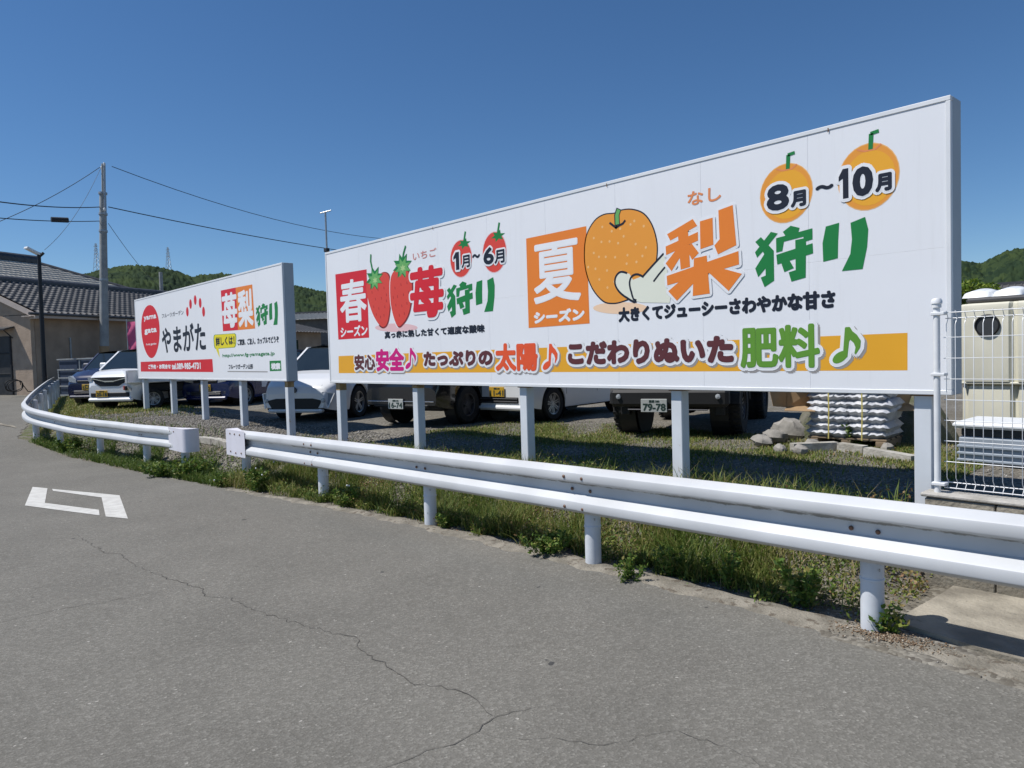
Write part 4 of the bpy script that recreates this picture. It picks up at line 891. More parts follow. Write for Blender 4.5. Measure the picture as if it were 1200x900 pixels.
LB = (-30.4347, 5.1567, 1.0233); gz = gnear(LB[0], LB[1]); LT = (-30.6175, 5.2413, 5.6407); hl = LT[2] - gz
lp = thing('street_lamp', 'slim black street lamp pole with a small white lamp head before the house', 'street lamp', (LB[0], LB[1], gz))
ox, oy = LT[0] - LB[0], LT[1] - LB[1]
b = MB(); b.tube([(0, 0, -.2), (ox * .5, oy * .5, hl * .5), (ox, oy, hl)], .085, 12, r2=.06); b.build('pole', 'black_metal', lp, smooth=40)
b = MB(); hd = Vector((-30.4603, 4.8269, 5.7707)) - Vector((LB[0], LB[1], gz)); b.beam((ox, oy, hl - .06), hd, .20, .07); b.build('lamp_head', 'tank_lid', lp)
b = MB(); b.tube([(ox, oy, hl - .15), (ox + .12, oy + .12, hl - .02)], .05, 8); b.build('photocell', 'cable', lp, smooth=40)
AB = (-18.2139, 9.8484, 3.6682); AT = (-18.2501, 9.9256, 5.5592); gz = gnear(AB[0], AB[1]); ah = AT[2] - gz
an = thing('antenna_mast', 'thin antenna mast with a short crossbar rising behind the gap between billboards', 'antenna', (AB[0], AB[1], gz))
b = MB(); b.tube([(0, 0, 0), (0, 0, ah)], .026, 8); b.build('mast', 'steel', an, smooth=40)
b = MB(); b.tube([(-.13, -.08, ah - .02), (.13, .10, ah + .03)], .018, 6); b.build('crossbar', 'steel', an, smooth=40)
for k in range(5):
    t = -1 + k * .5; b = MB(); b.tube([(.12 * t - .05, .09 * t + .05, ah + .025 * t), (.12 * t + .05, .09 * t - .05, ah + .025 * t)], .006, 5); b.build('element', 'steel', an)
b = MB(); b.bbox((-.09, -.05, (-18.2471, 9.8668, 4.556)[2] - gz - .08), (.07, .05, (-18.2471, 9.8668, 4.556)[2] - gz + .02), .01); b.build('clamp_box', 'cable', an)
FP = (-58.5082, 17.7711, 6.7841); b = MB(); b.lathe([(0, 0), (.16, 0), (.13, (-58.5479, 17.8308, 8.4536)[2]), (0, (-58.5479, 17.8308, 8.4536)[2] + .02)], c=(FP[0], FP[1], 0), n=12)
tag(b.build('utility_pole', 'pole_concrete', smooth=40), 'distant short grey pole seen just above the smaller billboard', 'utility pole')
FP = (-44.5258, 40.9341, 11.867); b = MB(); b.lathe([(0, 0), (.18, 0), (.12, FP[2] + .2), (0, FP[2] + .22)], c=(FP[0], FP[1], .3), n=12)
tag(b.build('utility_pole', 'pole_concrete', smooth=40), 'far pole behind the large billboard that carries the wires on', 'utility pole')

# ================================================================ HOUSE AT THE LEFT
TH = R(28.5); HO = (-33.0359, 5.2444, 0.6187)
hs = thing('house', 'brown single storey house with dark and grey tiled roofs beside the road', 'house', HO, 0)
hs.rotation_euler = (0, 0, TH)          # local x = along the front normal (towards the road), local y = along the shaded wall, away
def H(b, name, m, par=hs, smooth=None): return b.build(name, m, par, smooth=smooth)
# local axes: +x = (cos28.5, sin28.5) ; +y = (-sin28.5, cos28.5).  corner O at the origin; the lit gable wall lies along -x, the shaded wall along +y
def wall_box(a, b_, m, name='wall'): q = MB(); q.bbox(a, b_, .01); return H(q, name, m)
EH = 2.98
wall_box((-6.5, 0, -.3), (0, .16, EH - .02), 'wall_beige')                  # lit gable-end wall (lower part)
q = MB(); q.prism([(-6.5, EH), (0, EH), (-3.25, EH + 1.32)], 'y', .02, .15); H(q, 'gable', 'wall_beige')
wall_box((-.16, .17, -.3), (0.002, 15.5, EH - .02), 'wall_brown')               # shaded wall
wall_box((-6.5, .17, -.3), (-6.34, 15.5, EH - .02), 'wall_brown')
wall_box((-6.33, 15.34, -.3), (-.17, 15.5, EH - .02), 'wall_brown')
# corner pilaster and downpipe
q = MB(); q.tube([(.07, .5, -.2), (.07, .5, EH - .1)], .04, 8); H(q, 'downpipe', 'wall_brown', smooth=40)
# big dark door with canopy in the lit wall
dr = MB(); dr.bbox((-3.9, -.03, -.1), (-1.05, .01, 2.18), .01); d_ = H(dr, 'door', 'door_dark')
for x in (-3.9, -2.95, -2.0, -1.12):
    q = MB(); q.bbox((x, -.06, -.08), (x + .07, -.031, 2.16), .005); H(q, 'door_rail', 'cable', d_)
for z in (.7, 1.5):
    q = MB(); q.bbox((-3.88, -.058, z), (-1.07, -.032, z + .05), .004); H(q, 'door_rail', 'cable', d_)
q = MB(); q.prism([(-.40, 2.40), (0, 2.5), (0, 2.56), (-.40, 2.46)], 'x', -4.2, -.85); H(q, 'canopy', 'door_dark')
for x in (-4.0, -.95):
    q = MB(); q.beam((x, -.36, 2.40), (x, -.02, 2.1), .03, .03); H(q, 'canopy_bracket', 'cable')
def tiled(p00, p10, p01, p11, ncol, nrow, m, name, amp=.06):
    """tiled roof slope between four corners: p00-p10 is the eave, p01-p11 the ridge; half-round ribs and lapped rows"""
    p00, p10, p01, p11 = map(np.array, (p00, p10, p01, p11)); ku = ncol * 6; kv = nrow * 3
    nn = np.cross(p10 - p00, p01 - p00); nn = nn / np.linalg.norm(nn); nn = nn * (1 if nn[2] > 0 else -1)
    U = np.linspace(0, 1, ku + 1); Wv = []
    for r_ in range(nrow): Wv += [(r_ / nrow, .014), ((r_ + .5) / nrow, .007), ((r_ + .995) / nrow, .0)]
    V = []
    for (v, lift) in Wv:
        a = p00 * (1 - v) + p01 * v; b_ = p10 * (1 - v) + p11 * v
        for i, u in enumerate(U): V.append(a * (1 - u) + b_ * u + nn * (lift + amp * (max(0, math.cos(2 * math.pi * i / 6)) ** .8)))
    k = ku + 1; F = [(j * k + i, j * k + i + 1, (j + 1) * k + i + 1, (j + 1) * k + i) for j in range(len(Wv) - 1) for i in range(ku)]
    o = mesh_np(name, np.array(V), np.array(F), m, hs); o['kind'] = 'stuff'; return o
def ridge(p, q_, w_=.26, h_=.20, name='ridge'):
    b = MB(); p = Vector(p); q_ = Vector(q_); d = (q_ - p).normalized(); u = d.cross(Vector((0, 0, 1))).normalized()
    pr_ = [(-.5, 0), (-.5, .45), (-.3, .8), (0, 1), (.3, .8), (.5, .45), (.5, 0)]; V = []
    for e_ in (p, q_):
        for a, c in pr_: V.append(e_ + u * a * w_ + Vector((0, 0, c * h_)))
    k = 7; b.add(V, [(i, i + 1, i + 1 + k, i + k) for i in range(k - 1)] + [tuple(range(k)), tuple(range(2 * k - 1, k - 1, -1))]); return H(b, name, 'roof_ridge')
OV = .55
# lower dark roof: slope above the shaded wall
rise = 1.55; run = 3.25 + OV
tiled((OV, -.22, EH + .02), (OV, 15.8, EH + .02), (-3.25, -.22, EH + .02 + rise), (-3.25, 15.8, EH + .02 + rise), 58, 13, 'roof_dark', 'tiled_roof')
tiled((-6.5 - OV, 15.8, EH + .02), (-6.5 - OV, -.22, EH + .02), (-3.25, 15.8, EH + .02 + rise), (-3.25, -.22, EH + .02 + rise), 58, 13, 'roof_dark', 'tiled_roof')
ridge((-3.25, -.26, EH + rise), (-3.25, 15.9, EH + rise), .3, .24)
for s_ in (1, -1):                                                         # barge boards on the gable end
    xa = OV if s_ > 0 else -6.5 - OV
    q = MB(); q.beam((xa, -.19, EH - .09), (-3.25, -.19, EH + rise - .10), .05, .20); H(q, 'barge_board', 'fascia')
q = MB(); q.bbox((OV - .30, -.23, EH - .20), (OV + .03, -.08, EH - .0), .01); H(q, 'gable_return', 'fascia')
q = MB(); q.bbox((OV - .03, -.06, EH - .17), (OV + .02, 15.75, EH - .03), .008); H(q, 'fascia', 'fascia')
q = MB(); q.bbox((0.01, -.35, EH - .12), (OV - .04, 15.7, EH - .09), .004); H(q, 'soffit', 'fascia')
q = MB(); q.tube([(OV + .07, -.5, EH - .02), (OV + .07, 15.7, EH - .02)], .055, 8); H(q, 'gutter', 'roof_ridge', smooth=50)
# taller main roof behind: grey tiles, hipped at its far end
wall_box((-13.4, 1.5, -.3), (-6.6, 13.0, 4.3), 'wall_brown')
ex, ez, rz_ = -4.4, 4.25, 6.35
tiled((ex, -3.6, ez), (ex, 12.3, ez), (-9.4, -3.6, rz_), (-9.4, 7.6, rz_), 56, 14, 'roof_grey', 'tiled_roof')
tiled((ex, 12.3, ez), (-14.4, 12.3, ez), (-9.35, 7.6, rz_), (-9.45, 7.6, rz_), 34, 14, 'roof_grey', 'tiled_roof')
tiled((-14.4, 12.3, ez), (-14.4, -3.6, ez), (-9.4, 7.6, rz_), (-9.4, -3.6, rz_), 56, 14, 'roof_grey', 'tiled_roof')
ridge((-9.4, -3.7, rz_), (-9.4, 7.8, rz_), .42, .42); ridge((-9.4, 7.6, rz_), (ex - .1, 12.2, ez), .22, .18)
q = MB(); q.bbox((ex - .9, -3.5, ez - .42), (ex - .5, 12.0, ez - .05), .02); H(q, 'fascia', 'roof_ridge')
wall_box((-13.0, -3.4, -.3), (-6.8, 1.45, 4.2), 'wall_brown')
# small gabled wing at the far end of the shaded wall
wall_box((0.01, 10.6, -.3), (2.6, 15.4, 2.45), 'wall_brown')
q = MB(); q.beam((.1, 10.3, 3.0), (3.1, 10.3, 2.28), .05, .2); H(q, 'barge_board', 'fascia')
q = MB(); q.bbox((2.82, 10.26, 2.12), (3.14, 10.40, 2.34), .01); H(q, 'gable_return', 'fascia')
tiled((3.15, 10.2, 2.40), (3.15, 15.8, 2.40), (.1, 10.2, 3.12), (.1, 15.8, 3.12), 20, 11, 'roof_dark', 'tiled_roof')
q = MB(); q.bbox((2.601, 11.2, .9), (2.63, 13.2, 2.0), .01); wn_ = H(q, 'window', 'glass')
# conduit and window on the shaded wall
q = MB(); q.bbox((.003, 1.6, .0), (.06, 1.66, 2.1), .005); H(q, 'conduit', 'steel')
q = MB(); q.bbox((.004, 6.0, 1.1), (.03, 7.8, 2.1), .01); wn_ = H(q, 'window', 'glass')
for a, c in (((.031, 6.0, 1.1), (.05, 7.8, 1.15)), ((.031, 6.0, 2.05), (.05, 7.8, 2.1)), ((.031, 6.88, 1.15), (.05, 6.93, 2.05))):
    q = MB(); q.bbox(a, c, .004); H(q, 'frame_bar', 'steel', wn_)

def far_house(name, label, loc, rz, w_, d_, eh, rise, mw, mr_):
    t = thing(name, label, 'house', loc, rz)
    q = MB(); q.bbox((-w_ / 2, -d_ / 2, -.5), (w_ / 2, d_ / 2, eh), .02); q.build('wall', mw, t)
    q = MB(); q.prism([(-d_ / 2 - .6, eh), (d_ / 2 + .6, eh), (0, eh + rise)], 'x', -w_ / 2 - .6, w_ / 2 + .6); rf = q.build('roof', mr_, t)
    for k in range(int(w_ / .35)):
        x = -w_ / 2 - .4 + k * .35; q = MB(); q.beam((x, -d_ / 2 - .6, eh + .02), (x, 0, eh + rise + .02), .07, .05); q.beam((x, d_ / 2 + .6, eh + .02), (x, 0, eh + rise + .02), .07, .05); q.build('roof_rib', mr_, rf)
    q = MB(); q.beam((-w_ / 2 - .6, 0, eh + rise), (w_ / 2 + .6, 0, eh + rise), .35, .3); q.build('ridge', 'roof_ridge', t)
    for x in np.arange(-w_ / 2 + 1, w_ / 2 - 1, 2.6):
        q = MB(); q.bbox((x, -d_ / 2 - .03, .9), (x + 1.4, -d_ / 2 - .001, 2.1), .01); q.build('window', 'glass', t)
    return t
fh = (-56.9938, 29.4989, 0.9085)
far_house('house', 'low dark house with a grey roof seen between the two billboards', (fh[0], fh[1], .6), R(35), 14, 8, 4.1, .75, 'roof_dark', 'pole_concrete')
fh = (-8.9004, 57.1187, 0.1774)
far_house('house', 'house with a dark roof behind the cream tanks at the right', (fh[0], fh[1], .5), R(10), 10, 8, 3.3, 1.3, 'wall_beige', 'roof_dark')

# navy sheet fence with steel frame in front of the house
NA, NB = (-31.1983, 5.7808, 0.6387), (-26.749, 6.9568, 0.5971)
dx, dy = NB[0] - NA[0], NB[1] - NA[1]; LN = math.hypot(dx, dy); an_ = math.atan2(dy, dx); gz = gnear(NA[0], NA[1])
nf = thing('sheet_fence', 'navy blue sheet fence in a grey steel frame before the house', 'fence', (NA[0], NA[1], gz), an_)
HN = 1.36
for i in range(3):
    q = MB(); q.bbox((i * LN / 3 + .03, -.01, .06), ((i + 1) * LN / 3 - .03, .01, HN - .03), .003); q.build('sheet', 'navy_sheet', nf)
for i, x in enumerate((0, LN / 3, LN * 2 / 3, LN)):
    q = MB(); q.bbox((x - .03, -.05, -.2), (x + .03, -.011, HN if i else HN * .72), .005); q.build('post', 'steel', nf)
for z, x0, x1 in ((HN, 0, LN), (HN * .72, 0, LN), (HN * .5, .03, LN), (HN * .28, .03, LN), (.05, .03, LN)):
    q = MB(); q.bbox((x0, -.08, z - .022), (x1, -.051, z + .022), .004); q.build('rail', 'steel', nf)
# pink banner beside the smaller billboard
bp_ = (-26.1425, 6.9664, 1.9855); gz = gnear(bp_[0], bp_[1])
bn = thing('banner', 'bright pink cloth banner on a pole, at the far edge of the smaller billboard', 'banner', (bp_[0], bp_[1], gz), R(42))
q = MB(); q.tube([(-.17, 0, 0), (-.17, 0, (-26.1531, 7.0154, 2.9657)[2] - gz + .08)], .018, 8); q.build('pole', 'steel', bn, smooth=40)
q = MB(); zb_, zt_ = (-26.1431, 6.9692, 2.0415)[2] - gz - .3, (-26.1531, 7.0154, 2.9657)[2] - gz; V = []; n = 14
for i in range(n):
    for j in range(5): V.append((-.16 + .34 * j / 4, .03 * math.sin(i * .9 + j), zt_ + (zb_ - zt_) * i / (n - 1)))
q.add(V, [(i * 5 + j, i * 5 + j + 1, (i + 1) * 5 + j + 1, (i + 1) * 5 + j) for i in range(n - 1) for j in range(4)]); q.build('cloth', 'pink_cloth', bn, smooth=60)
# coiled hose by the dark door
by = (-32.648, 4.4845, 0.6857)
hz_ = MB()
P_ = [(.30 * math.cos(t) * (1 + .06 * math.sin(3.3 * t)) + .02 * t / 6, .05 * math.sin(t * .7) - .006 * t, .24 + .22 * math.sin(t) * (1 + .08 * math.sin(2.1 * t))) for t in np.linspace(0, 6 * math.pi, 110)]
P_ += [(.35 + .12 * k, -.15 - .05 * k, .03) for k in range(1, 6)]
hz_.tube(P_, .016, 7); ho = hz_.build('garden_hose', 'plastic_black', smooth=50); ho.location = by; ho.rotation_euler = (.25, 0, R(118))
tag(ho, 'coiled dark hose standing by the wide dark door of the brown house', 'hose')
# ================================================================ VEHICLES
def lerp(a, b, t): return a + (b - a) * t
WHEELS = {}
def wheel(car, x, y, r, wd, rimm, rr=.62, nsp=5, chunky=False):
    """tyre with tread, rim with spokes; x is the outer face side (sign gives the side)"""
    key = (r, wd, rimm, nsp, chunky)
    if key not in WHEELS:
        t = MB(); t.lathe([(r * rr, -wd * .5), (r * .93, -wd * .5), (r * .985, -wd * .38), (r, -wd * .2), (r, wd * .2), (r * .985, wd * .38), (r * .93, wd * .5), (r * rr, wd * .5), (r * rr, -wd * .5)], axis='x', n=36)
        if chunky:
            for k in range(26):
                a = 2 * math.pi * k / 26
                for s_ in (-1, 1):
                    p = Vector((s_ * wd * .28, r * .99 * math.cos(a), r * .99 * math.sin(a))); q = Vector((s_ * wd * .28, r * 1.035 * math.cos(a), r * 1.035 * math.sin(a))); t.beam(p, q, wd * .38, r * .10)
        m_ = MB(); m_.lathe([(r * rr, wd * .44), (r * (rr - .05), wd * .42), (r * (rr - .07), wd * .2)], axis='x', n=30); m_.lathe([(0, wd * .34), (r * .12, wd * .34), (r * .15, wd * .25)], axis='x', n=12)
        for k in range(nsp):
            a = 2 * math.pi * k / nsp + .3; c, s_ = math.cos(a), math.sin(a); w_ = r * .075
            for off in (-1, 1):
                m_.add([(wd * .30, c * r * .1 - s_ * w_ * off, s_ * r * .1 + c * w_ * off), (wd * .30, c * r * .1 - s_ * w_ * off * .2, s_ * r * .1 + c * w_ * off * .2), (wd * .38, c * r * rr - s_ * w_ * off * .6, s_ * r * rr + c * w_ * off * .6), (wd * .38, c * r * rr - s_ * w_ * off * 1.5, s_ * r * rr + c * w_ * off * 1.5)], [(0, 1, 2, 3)])
        d = MB(); d.lathe([(0, wd * .12), (r * (rr - .05), wd * .14)], axis='x', n=24)
        WHEELS[key] = (t, m_, d)
    t, m_, d = WHEELS[key]; o = t.build('wheel', 'tyre', car, smooth=35); o.location = (x, y, r); o.rotation_euler = (0, 0, 0 if x > 0 else math.pi)
    m_.build('rim', rimm, o, smooth=40); d.build('brake_disc', 'rim_dark', o); return o

def car_body(car, spec, m):
    """sheet-metal hull lofted along y (front at y = 0): wheel arches cut into its lower edge, rounded nose and tail in plan"""
    L_, W_ = spec['L'], spec['W'] / 2; prof = spec['top']; ax = spec['axles']; ra = spec['arch']; zb0 = spec['sill']
    ny = 110; ys_ = np.unique(np.concatenate([np.linspace(0, L_, ny), *[a + ra * np.cos(np.linspace(0, math.pi, 17)) for a in ax]]))
    V = []; rows = []
    pf = spec.get('plan', .16)
    for y in ys_:
        zt = float(np.interp(y, [p[0] for p in prof], [p[1] for p in prof])); zb = zb0
        e = min(y, L_ - y); hw = W_ * (1 - pf * max(0, 1 - e / (spec.get('rlen', .45))) ** 2.2)
        zb = zb0 + .07 * max(0, 1 - e / .35) ** 2
        arch = zb
        for a in ax:
            if abs(y - a) < ra: arch = max(arch, spec['wr'] + math.sqrt(max(0, ra * ra - (y - a) ** 2)))
        sh = zt - zb; fl = spec.get('flare', .0) * max([0] + [max(0, 1 - abs(y - a) / (ra * 1.25)) for a in ax])
        zs = [arch, max(arch + .01, zb + sh * .18), max(arch + .02, zb + sh * .38), max(arch + .03, zb + sh * .62), max(arch + .04, zb + sh * .84), max(arch + .05, zt - .035), max(arch + .055, zt)]
        xs_ = [hw * .965 + fl, hw * .992 + fl, hw + fl, hw * .995, hw * .972, hw * .935, hw * .86]
        ring = [(x, y, z) for x, z in zip(xs_, zs)] + [(hw * .45, y, max(zs[-1], zt + .014)), (0, y, max(zs[-1], zt + .02))]
        ring = ring + [(-x, yy, z) for x, yy, z in ring[::-1][1:]]
        rows.append(ring)
    k = len(rows[0]); b = MB(); V = [p for r_ in rows for p in r_]; F = []
    for i in range(len(rows) - 1):
        for j in range(k - 1): F.append((i * k + j, i * k + j + 1, (i + 1) * k + j + 1, (i + 1) * k + j))
    F.append(tuple(range(k))); n_ = len(rows) - 1; F.append(tuple(range((n_ + 1) * k - 1, n_ * k - 1, -1)))
    b.add(V, F); o = b.build('body', m, car, smooth=38)
    u = MB(); u.bbox((-W_ * .80, .25, zb0 - .04), (W_ * .80, L_ - .25, zb0 + .30), .03); u.build('underbody', 'plastic_black', car)
    for a in ax:
        for s_ in (-1, 1):
            u = MB(); u.lathe([(ra * .97, -.13), (ra * .99, .10)], c=(s_ * (W_ - .13), a, spec['wr']), axis='x', n=28); u.lathe([(0, -.125 * s_), (ra * .97, -.125 * s_)], c=(s_ * (W_ - .13), a, spec['wr']), axis='x', n=28); u.build('arch_liner', 'plastic_black', car)
    return o
def cabin(car, spec, m):
    """greenhouse: painted roof and pillars, separate panes"""
    W_ = spec['W'] / 2; (yf, zf), (yrf, zr), (yrr, zr2), (yb, zb) = spec['cab']; wb = W_ * .90; wr = W_ * spec.get('tumble', .76)
    P = lambda s_, y, z, w_: (s_ * w_, y, z)
    b = MB()
    n = 7; ring = []
    def roofrow(y, z, w_):
        return [(w_ * math.sin(t) / math.sin(1.25), y, z - .0 + .06 * (math.cos(t) - 1) / (1 - math.cos(1.25))) for t in np.linspace(-1.25, 1.25, 9)]
    ys_ = np.linspace(yrf - .02, yrr + .02, 7); R_ = [roofrow(y, lerp(zr, zr2, i / 6) + .025 * math.sin(math.pi * i / 6), wr) for i, y in enumerate(ys_)]
    V = [p for r_ in R_ for p in r_]; F = [(i * 9 + j, i * 9 + j + 1, (i + 1) * 9 + j + 1, (i + 1) * 9 + j) for i in range(6) for j in range(8)]
    b.add(V, F); ov = [(x, y, z - .05) for x, y, z in V]; b.add(ov, F)
    pil = .055
    for s_ in (-1, 1):
        b.beam(P(s_, yf, zf - .03, wb), P(s_, yrf, zr - .07, wr), pil, pil); b.beam(P(s_, yb, zb - .03, wb), P(s_, yrr, zr2 - .07, wr), pil * 1.5, pil * 1.5)
        b.beam(P(s_, yrf - .02, zr - .065, wr), P(s_, yrr + .02, zr2 - .065, wr), .06, .06)
        for t in spec.get('pillars', (.45,)):
            b.beam(P(s_, lerp(yf, yb, t), lerp(zf, zb, t) - .03, wb), P(s_, lerp(yrf, yrr, t), zr - .07, wr), pil, pil)
    b.build('roof', m, car, smooth=40)
    g = MB(); g.add([P(-1, yf - .01, zf - .02, wb * .97), P(1, yf - .01, zf - .02, wb * .97), P(1, yrf - .01, zr - .055, wr * .96), P(-1, yrf - .01, zr - .055, wr * .96)], [(0, 1, 2, 3)]); g.build('windscreen', 'glass', car)
    g = MB(); g.add([P(-1, yb, zb - .02, wb * .95), P(1, yb, zb - .02, wb * .95), P(1, yrr, zr2 - .06, wr * .95), P(-1, yrr, zr2 - .06, wr * .95)], [(0, 3, 2, 1)]); g.build('rear_window', 'glass', car)
    for s_ in (-1, 1):
        g = MB(); g.add([P(s_, yf + .05, zf - .04, wb * .985), P(s_, yb - .03, zb - .04, wb * .985), P(s_, yrr - .02, zr2 - .08, wr * .985), P(s_, yrf + .05, zr - .08, wr * .985)], [(0, 1, 2, 3)]); g.build('side_window', 'glass', car)
        q = MB(); yy = lerp(yf, yb, .10); q.bbox((min(s_ * wb * 1.04, s_ * (wb * 1.04 + .20)), yy - .05, zf + .02), (max(s_ * wb * 1.04, s_ * (wb * 1.04 + .20)), yy + .06, zf + .17), .03); q.build('mirror', spec.get('mirror', m), car)
def plate(car, text, kind, z, y=-.012, x=0, top='愛媛 580'):
    q = MB(); q.bbox((x - .165, y - .010, z - .0825), (x + .165, y, z + .0825), .004); o = q.build('number_plate', 'plate_yellow' if kind == 'y' else 'plate_white', car)
    for txt, (x0, z0, x1, z1) in ((text, (x - .135, z - .062, x + .145, z + .022)), (top, (x - .06, z + .038, x + .07, z + .068))):
        V, F = glyphs(txt); a = V[:, :2].min(0); b_ = V[:, :2].max(0); Wv = V.copy(); Wv[:, :2] = (V[:, :2] - a) / (b_ - a) * np.array([x1 - x0, z1 - z0]) + np.array([x0, z0])
        VV, FF = spread(Wv, F, .005 if txt == text else .002, y - .0115, ((1, 6),))
        mesh_np('plate_number', VV, FF, 'plate_ink', o)
def slab(car, name, m, x0, x1, y0, y1, z0, z1, r=.02, both=False):
    for s_ in ((1, -1) if both else (1,)):
        a, b_ = (x0, x1) if s_ > 0 else (-x1, -x0); q = MB(); q.bbox((a, y0, z0), (b_, y1, z1), r); q.build(name, m, car)
def lamp(car, name, m, pts, y0, y1, both=True, par=None):
    """lamp outline in (x, z), extruded from y0 to y1"""
    for s_ in ((1, -1) if both else (1,)):
        q = MB(); q.prism([(s_ * x, z) for x, z in pts], 'y', y0, y1); q.build(name, m, car)

def put(px, z, head):  # px is the ground point under the front centre
    return px[0], px[1], gnear(*px) if z is None else z
CARS = 'cars parked in the gravel lot'
# --- white kei hatchback behind the large billboard (lower front visible)
def kei_box(name, label, loc, head, m, plate_txt, kind='y', style=0, rim='rim', W=1.475, Lc=3.39, H_=1.62):
    c = thing(name, label, 'car', loc, R(head), CARS)
    sp = dict(L=Lc, W=W, top=[(0, .60), (.03, .72), (.10, .80), (.35, .93), (.62, 1.0), (1.6, 1.02), (Lc - .25, 1.02), (Lc - .06, .98), (Lc, .80)], axles=(.60, Lc - .55), arch=.33, wr=.275, sill=.20, cab=((.62, 1.0), (1.15, H_), (Lc - .28, H_ - .02), (Lc - .08, 1.0)), plan=.13, rlen=.35, tumble=.80, pillars=(.42, .74))
    if style == 1: sp['top'] = [(0, .60), (.03, .74), (.08, .83), (.30, .93), (.55, .99), (Lc - .2, 1.0), (Lc - .05, .97), (Lc, .8)]; sp['cab'] = ((.50, 1.00), (1.12, H_), (Lc - .16, H_ - .01), (Lc - .06, 1.0)); sp['plan'] = .2; sp['rlen'] = .45
    car_body(c, sp, m); cabin(c, sp, m)
    for a in sp['axles']:
        for s_ in (-1, 1): wheel(c, s_ * (W / 2 - .085), a, .275, .155, rim, .66, 7)
    if style == 0:
        slab(c, 'lower_intake', 'plastic_black', -.46, .46, -.012, .05, .30, .42, .02)
        for z in (.33, .375): slab(c, 'grille_bar', 'rim_dark', -.44, .44, -.022, -.013, z, z + .015, .003)
        slab(c, 'bumper_lip', m, -.60, .60, -.035, .06, .19, .275, .03)
        slab(c, 'upper_grille', 'plastic_black', -.34, .34, -.008, .05, .62, .69, .015)
        lamp(c, 'headlight', 'lamp_glass', [(.36, .62), (.60, .66), (.62, .80), (.56, .82), (.38, .72)], .004, .16)
        lamp(c, 'fog_lamp', 'lamp_glass', [(.48, .33), (.57, .34), (.58, .42), (.48, .40)], .0, .08)
        plate(c, plate_txt, kind, .50, -.014)
    else:
        q = MB(); q.prism([(-.50, .80), (.50, .80), (.40, .66), (.26, .58), (-.26, .58), (-.40, .66)], 'y', -.010, .06); q.build('upper_grille', 'plastic_black', c)
        q = MB(); q.beam((-.50, -.014, .78), (-.12, -.022, .70), .012, .02); q.beam((.50, -.014, .78), (.12, -.022, .70), .012, .02); q.beam((-.13, -.022, .70), (.13, -.022, .70), .012, .03); q.build('grille_bar', 'chrome', c)
        slab(c, 'lower_intake', 'plastic_black', -.56, .56, -.014, .05, .30, .44, .03)
        slab(c, 'bumper_lip', m, -.62, .62, -.035, .06, .20, .29, .03)
        lamp(c, 'headlight', 'lamp_glass', [(.50, .68), (.61, .71), (.62, .80), (.52, .80)], .012, .2)
        lamp(c, 'fog_lamp', 'lamp_glass', [(.54, .46), (.60, .46), (.60, .53), (.54, .53)], .002, .08)
        plate(c, plate_txt, kind, .40, -.016, -.22 if style == 1 else 0)
    lamp(c, 'tail_light', 'tail_red', [(W / 2 - .16, .75), (W / 2 - .05, .75), (W / 2 - .06, 1.0), (W / 2 - .16, 1.0)], Lc - .06, Lc + .004)
    for s_ in (-1, 1):
        for yy in (.95, 1.9, 2.75):                                          # door gaps and handles
            q = MB(); q.bbox((min(s_ * (W / 2 - .012), s_ * (W / 2 + .001)), yy, .42), (max(s_ * (W / 2 - .012), s_ * (W / 2 + .001)), yy + .008, .96), .001); q.build('door_gap', 'plastic_black', c)
        for yy in (1.68, 2.5):
            q = MB(); q.bbox((min(s_ * (W / 2 - .02), s_ * (W / 2 + .022)), yy, .84), (max(s_ * (W / 2 - .02), s_ * (W / 2 + .022)), yy + .16, .875), .008); q.build('door_handle', m, c)
    return c
p = (-9.1965, 8.0145)
kei_box('parked_car', 'white small car with a yellow plate, its bumper below the large billboard', (*p, .42), 8, 'car_white', '11-41', 'y', 0)
p = (-20.0435, 4.7692)
kei_box('parked_car', 'white boxy small car with black grille, yellow plate, beside the navy car', (*p, .46), 37, 'car_white', '20-18', 'y', 1, 'rim_dark', 1.475, 3.39, 1.50)
p = (-22.7233, 4.8017); q_ = (p[0] - .2, p[1] + .1)
kei_box('parked_car', 'navy small car with a yellow plate, leftmost car at the lot edge', (*q_, .47), 36, 'car_navy', '53-07', 'y', 0, 'rim', 1.475, 3.39, 1.5)
p = (-19.0096, 6.7178)
bl = kei_box('parked_car', 'bright blue car seen in shade under the smaller billboard', (*p, .41), 33, 'car_blue', '36-82', 'y', 0, 'rim', 1.6, 3.9, 1.5)

